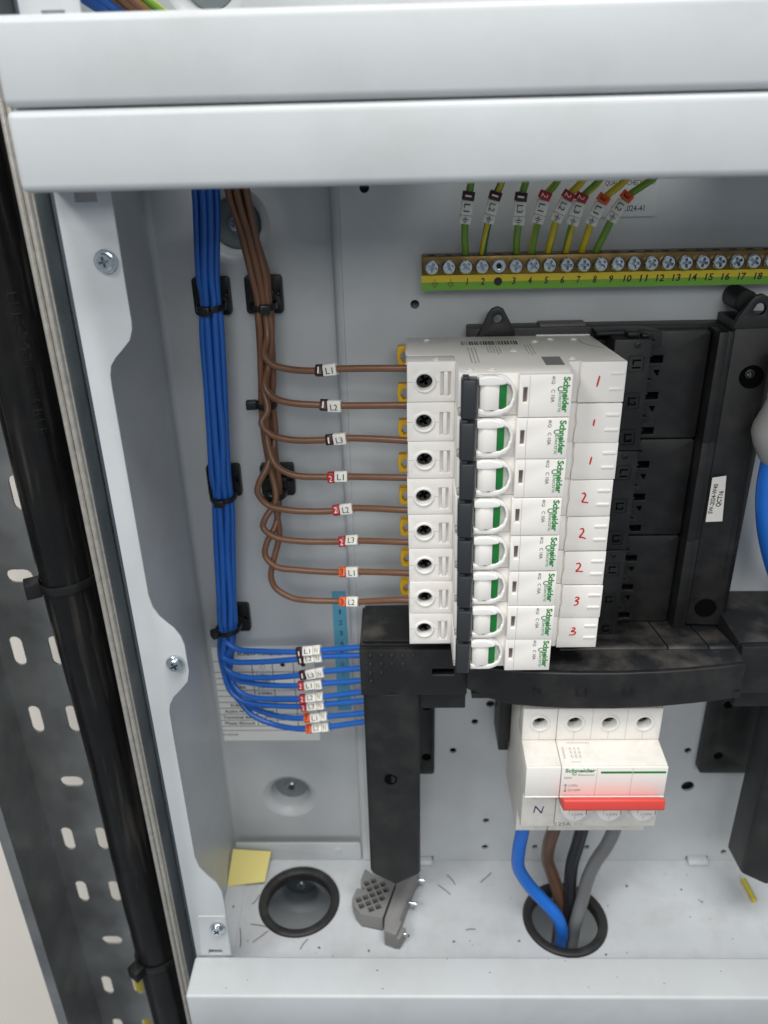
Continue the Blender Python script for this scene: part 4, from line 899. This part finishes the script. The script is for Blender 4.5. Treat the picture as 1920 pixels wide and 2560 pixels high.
lathe('screw_symbol', [(1.5, 0), (1.5, 0.05), (0, 0.05)], (-73.4, Y, -201.0), (0, -1, 0), 'blackink', lab, seg=20)
text('lettering', 'PHA83338', (-124.4, Y, -256.4), R_, U_, 9.6, 1.5, 'greyink', lab, bold=0.015)
bs = prism('numbered_strip', [(-53.3, -237.0), (-44.6, -237.0), (-44.9, -148.2), (-53.0, -148.2)], 72.35, 72.55, 'y', 'bluelabel')
tag(bs, 'pale blue strip label with numbers one to ten beside the pan fold', 'label')
for i in range(10): text('number', str(i+1), (-48.7, Y, -162.6-7.62*i), R_, U_, (0.9 if i == 0 else 2.1) if i < 9 else 4.0, 3.4, 'greyink' if i > 4 else 'blackink', bs)
ql = prism('quality_label', rect(83.0, 59.0, 107.5, 83.0), 59.75, 59.92, 'y', 'clearlabel')
tag(ql, 'pale quality check label on the pan behind the earth wires', 'label')
text('lettering', 'QUALITY CHECKED BY', (95, 59.7, 73.4), R_, U_, 23, 2.4, 'blackink', ql)
text('lettering', 'SW-2024-41', (94.8, 59.7, 62.6), R_, U_, 15, 2.5, 'blackink', ql)

# ================================================================== LOOSE THINGS ON THE FLOOR
V, F = [], []; nx, ny = 8, 8
A0, A1, A2, A3 = Vector((-129.6, 58.6, -345.0)), Vector((-103.6, 58.8, -347.4)), Vector((-105.8, 40.0, -355.6)), Vector((-131.0, 39.0, -357.3))
for j in range(ny+1):
    for i in range(nx+1):
        u, v = i/nx, j/ny; p = A0.lerp(A1, u).lerp(A3.lerp(A2, u), v)
        p = p+Vector((0, -0.6, 0.9))*math.sin(v*PI)*0.8+Vector((0, 0, 1.3))*(v**3)*(u*0.9); V.append(p)
k = len(V); V += [p+Vector((0, 0.15, -0.25)) for p in V[:k]]
for j in range(ny):
    for i in range(nx):
        a = j*(nx+1)+i; F.append((a, a+1, a+nx+2, a+nx+1)); F.append((k+a, k+a+nx+1, k+a+nx+2, k+a+1))
rim = [i for i in range(nx+1)]+[j*(nx+1)+nx for j in range(1, ny+1)]+[ny*(nx+1)+i for i in range(nx-1, -1, -1)]+[j*(nx+1) for j in range(ny-1, 0, -1)]
for a, b in zip(rim, rim[1:]+rim[:1]): F.append((a, b, k+b, k+a))
tag(build('sticky_note', V, F, 'note'), 'yellow sticky note leaning on the white bracket in the corner', 'sticky note')

gp = thing('plastic_bracket', 'loose grey plastic bracket with lattice pockets lying on the floor', 'bracket', (-24, 18, -358))
bar = [(-24.9, -3.3), (-17.6, -6.2), (-14.0, 2.6), (-15.4, 4.6), (-5.4, 34.9), (-2.0, 40.5), (-9.5, 42.5), (-16.8, 32.1), (-24.8, 5.1)]
prism('spine', bar, -357.9, -344.6, 'z', 'greypl', gp, bevel=0.6)
lat = [(-26.2, 6.3), (-39.8, 9.4), (-43.8, 14.5), (-45.9, 20.1), (-43.1, 28.3), (-37.0, 26.8), (-39.8, 29.4), (-41.0, 34.4), (-38.5, 43.2), (-33.0, 39.0), (-25, 36.0), (-18.0, 32.6)]
th_ = math.radians(24); hs_ = []
for i in range(-6, 7):
    for j in range(-7, 9):
        cx = -31+i*4.7*math.cos(th_)-j*4.7*math.sin(th_); cy = 19+i*4.7*math.sin(th_)+j*4.7*math.cos(th_)
        q = [(cx+1.85*(a*math.cos(th_)-b*math.sin(th_)), cy+1.85*(a*math.sin(th_)+b*math.cos(th_))) for a, b in ((-1, -1), (1, -1), (1, 1), (-1, 1))]
        g_ = [(cx+2.35*(a*math.cos(th_)-b*math.sin(th_)), cy+2.35*(a*math.sin(th_)+b*math.cos(th_))) for a, b in ((-1, -1), (1, -1), (1, 1), (-1, 1), (0, 1), (1, 0), (0, -1), (-1, 0))]
        if all(in_poly(p, lat) for p in g_): hs_.append(q)
prism('lattice', lat, -356.6, -346.0, 'z', 'greypl', gp, holes=hs_, bevel=0)
prism('lattice_floor', [(p[0]*0.98-0.6, p[1]*0.98+0.4) for p in lat], -357.9, -356.7, 'z', 'greydk', gp)
for (x, y) in ((-3.2, 38.2), (-8.6, 20.6), (-15.6, -0.6)):
    a_ = Vector((1, -0.28, 0))
    o = lathe('clamp_screw', [(0, 4.6), (1.0, 4.6), (1.25, 4.2), (1.25, -1)], (x, y, -350), a_, 'zinc', gp, seg=16)
prism('screw_boss', [(-14.4, 1.8), (-18, -6.0), (-15.4, -7.0), (-11.4, 0.6)], -356, -347.5, 'z', 'greypl', gp, bevel=0.4)

tag(tube('wire_offcut', [(212.2, 43.6, -356.4), (212.9, 36, -356.4), (213.5, 27.1, -356.4)], 1.6, ['ewyellow', 'ewgreen'], seg=10, stripe=(4, 2)), 'short yellow wire offcut lying on the floor under the black shroud', 'wire offcut')
strands = [((-110.6, 10.8), (-100.4, 9.0), 'bent copper wire strand touching the empty grommet'), ((-107.4, -1.8), (-98.8, 6.0), 'copper wire strand slanting towards the empty grommet'), ((-116.7, 7.8), (-114.1, -5.3), 'brown wire strand lying along the floor strip'),
           ((10.1, 40.0), (17.8, 32.6), 'dark wire strand on the floor right of the grey bracket'), ((16.3, 48.2), (21.6, 40.0), 'thin wire strand near the pan clip'), ((38.5, 42.1), (46.5, 50.0), 'thin wire strand between grey bracket and supply grommet'),
           ((-77.0, -6.4), (-72.9, 0.6), 'short wire strand in front of the empty grommet'), ((26.0, 6.8), (32.2, 7.4), 'short wire strand in front of the supply grommet'), ((-111.9, 25.4), (-108.5, 32.6), 'wire strand between the sticky note and the grommet')]
for (p, q, l_) in strands:
    mid = ((p[0]+q[0])/2+random.uniform(-.5, .5), (p[1]+q[1])/2+random.uniform(-.5, .5))
    z_ = -357.5 if p[0] > -113.5 else -356.7
    tag(tube('wire_strand', [(p[0], p[1], z_), (mid[0], mid[1], z_+0.1), (q[0], q[1], z_)], 0.22, 'copper' if p[0] < -90 else 'speck', seg=6, res=5), l_, 'wire strand', 'wire strands on the floor')
sp_ = []
for (x, y) in [(-124.0, 23.1), (-34.6, -7.2), (-65.3, -5.2), (-9.9, 3.1), (134.9, 39.5), (169.7, 36.8), (180.1, 27.5), (109.9, -9.4), (18.1, -0.8), (58.5, -0.3)]+[(random.uniform(-118, 220), random.uniform(-20, 56)) for _ in range(30)]:
    r = random.uniform(0.25, 0.6) if len(sp_) > 9 else random.uniform(0.7, 1.0)
    z_ = -357.97 if x > -116 else -357.17
    v, f = prism_data([(x+r*random.uniform(.6, 1.2)*math.cos(a), y+r*random.uniform(.6, 1.2)*math.sin(a)) for a in [2*PI*i/6 for i in range(6)]], z_, z_+0.25, 'z'); sp_.append((v, f))
for _ in range(16):
    x, y = random.uniform(-125, 220), random.uniform(-52, -32); r = random.uniform(0.2, 0.5)
    v, f = prism_data([(x+r*math.cos(a), y+r*random.uniform(.6, 1.2)*math.sin(a)) for a in [2*PI*i/6 for i in range(6)]], -329.6, -329.45, 'z'); sp_.append((v, f))
gr = multi('floor_grit', sp_, 'speck'); gr['kind'] = 'stuff'; gr['label'] = 'dark grit and crumbs scattered on the grey floor'; gr['category'] = 'grit'

# ================================================================== BLUE CABLE WITH GREY BOOT at the right edge
bc = thing('booted_cable', 'thick bright blue cable with grey end boot beside the chassis', 'cable', (170, 20, -120))
tube('insulation', [(166.5, 20, -30), (166.3, 20, -48), (166.6, 20, -62), (169.5, 20, -78), (175.5, 22, -95), (184, 26, -112), (196, 34, -128), (210, 44, -140), (226, 50, -146)], 7.0, 'bluebig', bc, seg=22, res=8)
lathe('end_boot', [(7.2, -47.5), (8.6, -45.5), (12.0, -39.0), (13.6, -33.5), (13.2, -29.5), (10.5, -22), (8.8, -15), (9.0, -8), (9.0, 4), (0, 5)], (166.3, 20, 0), (0, 0, 1), 'boot', bc, seg=24)
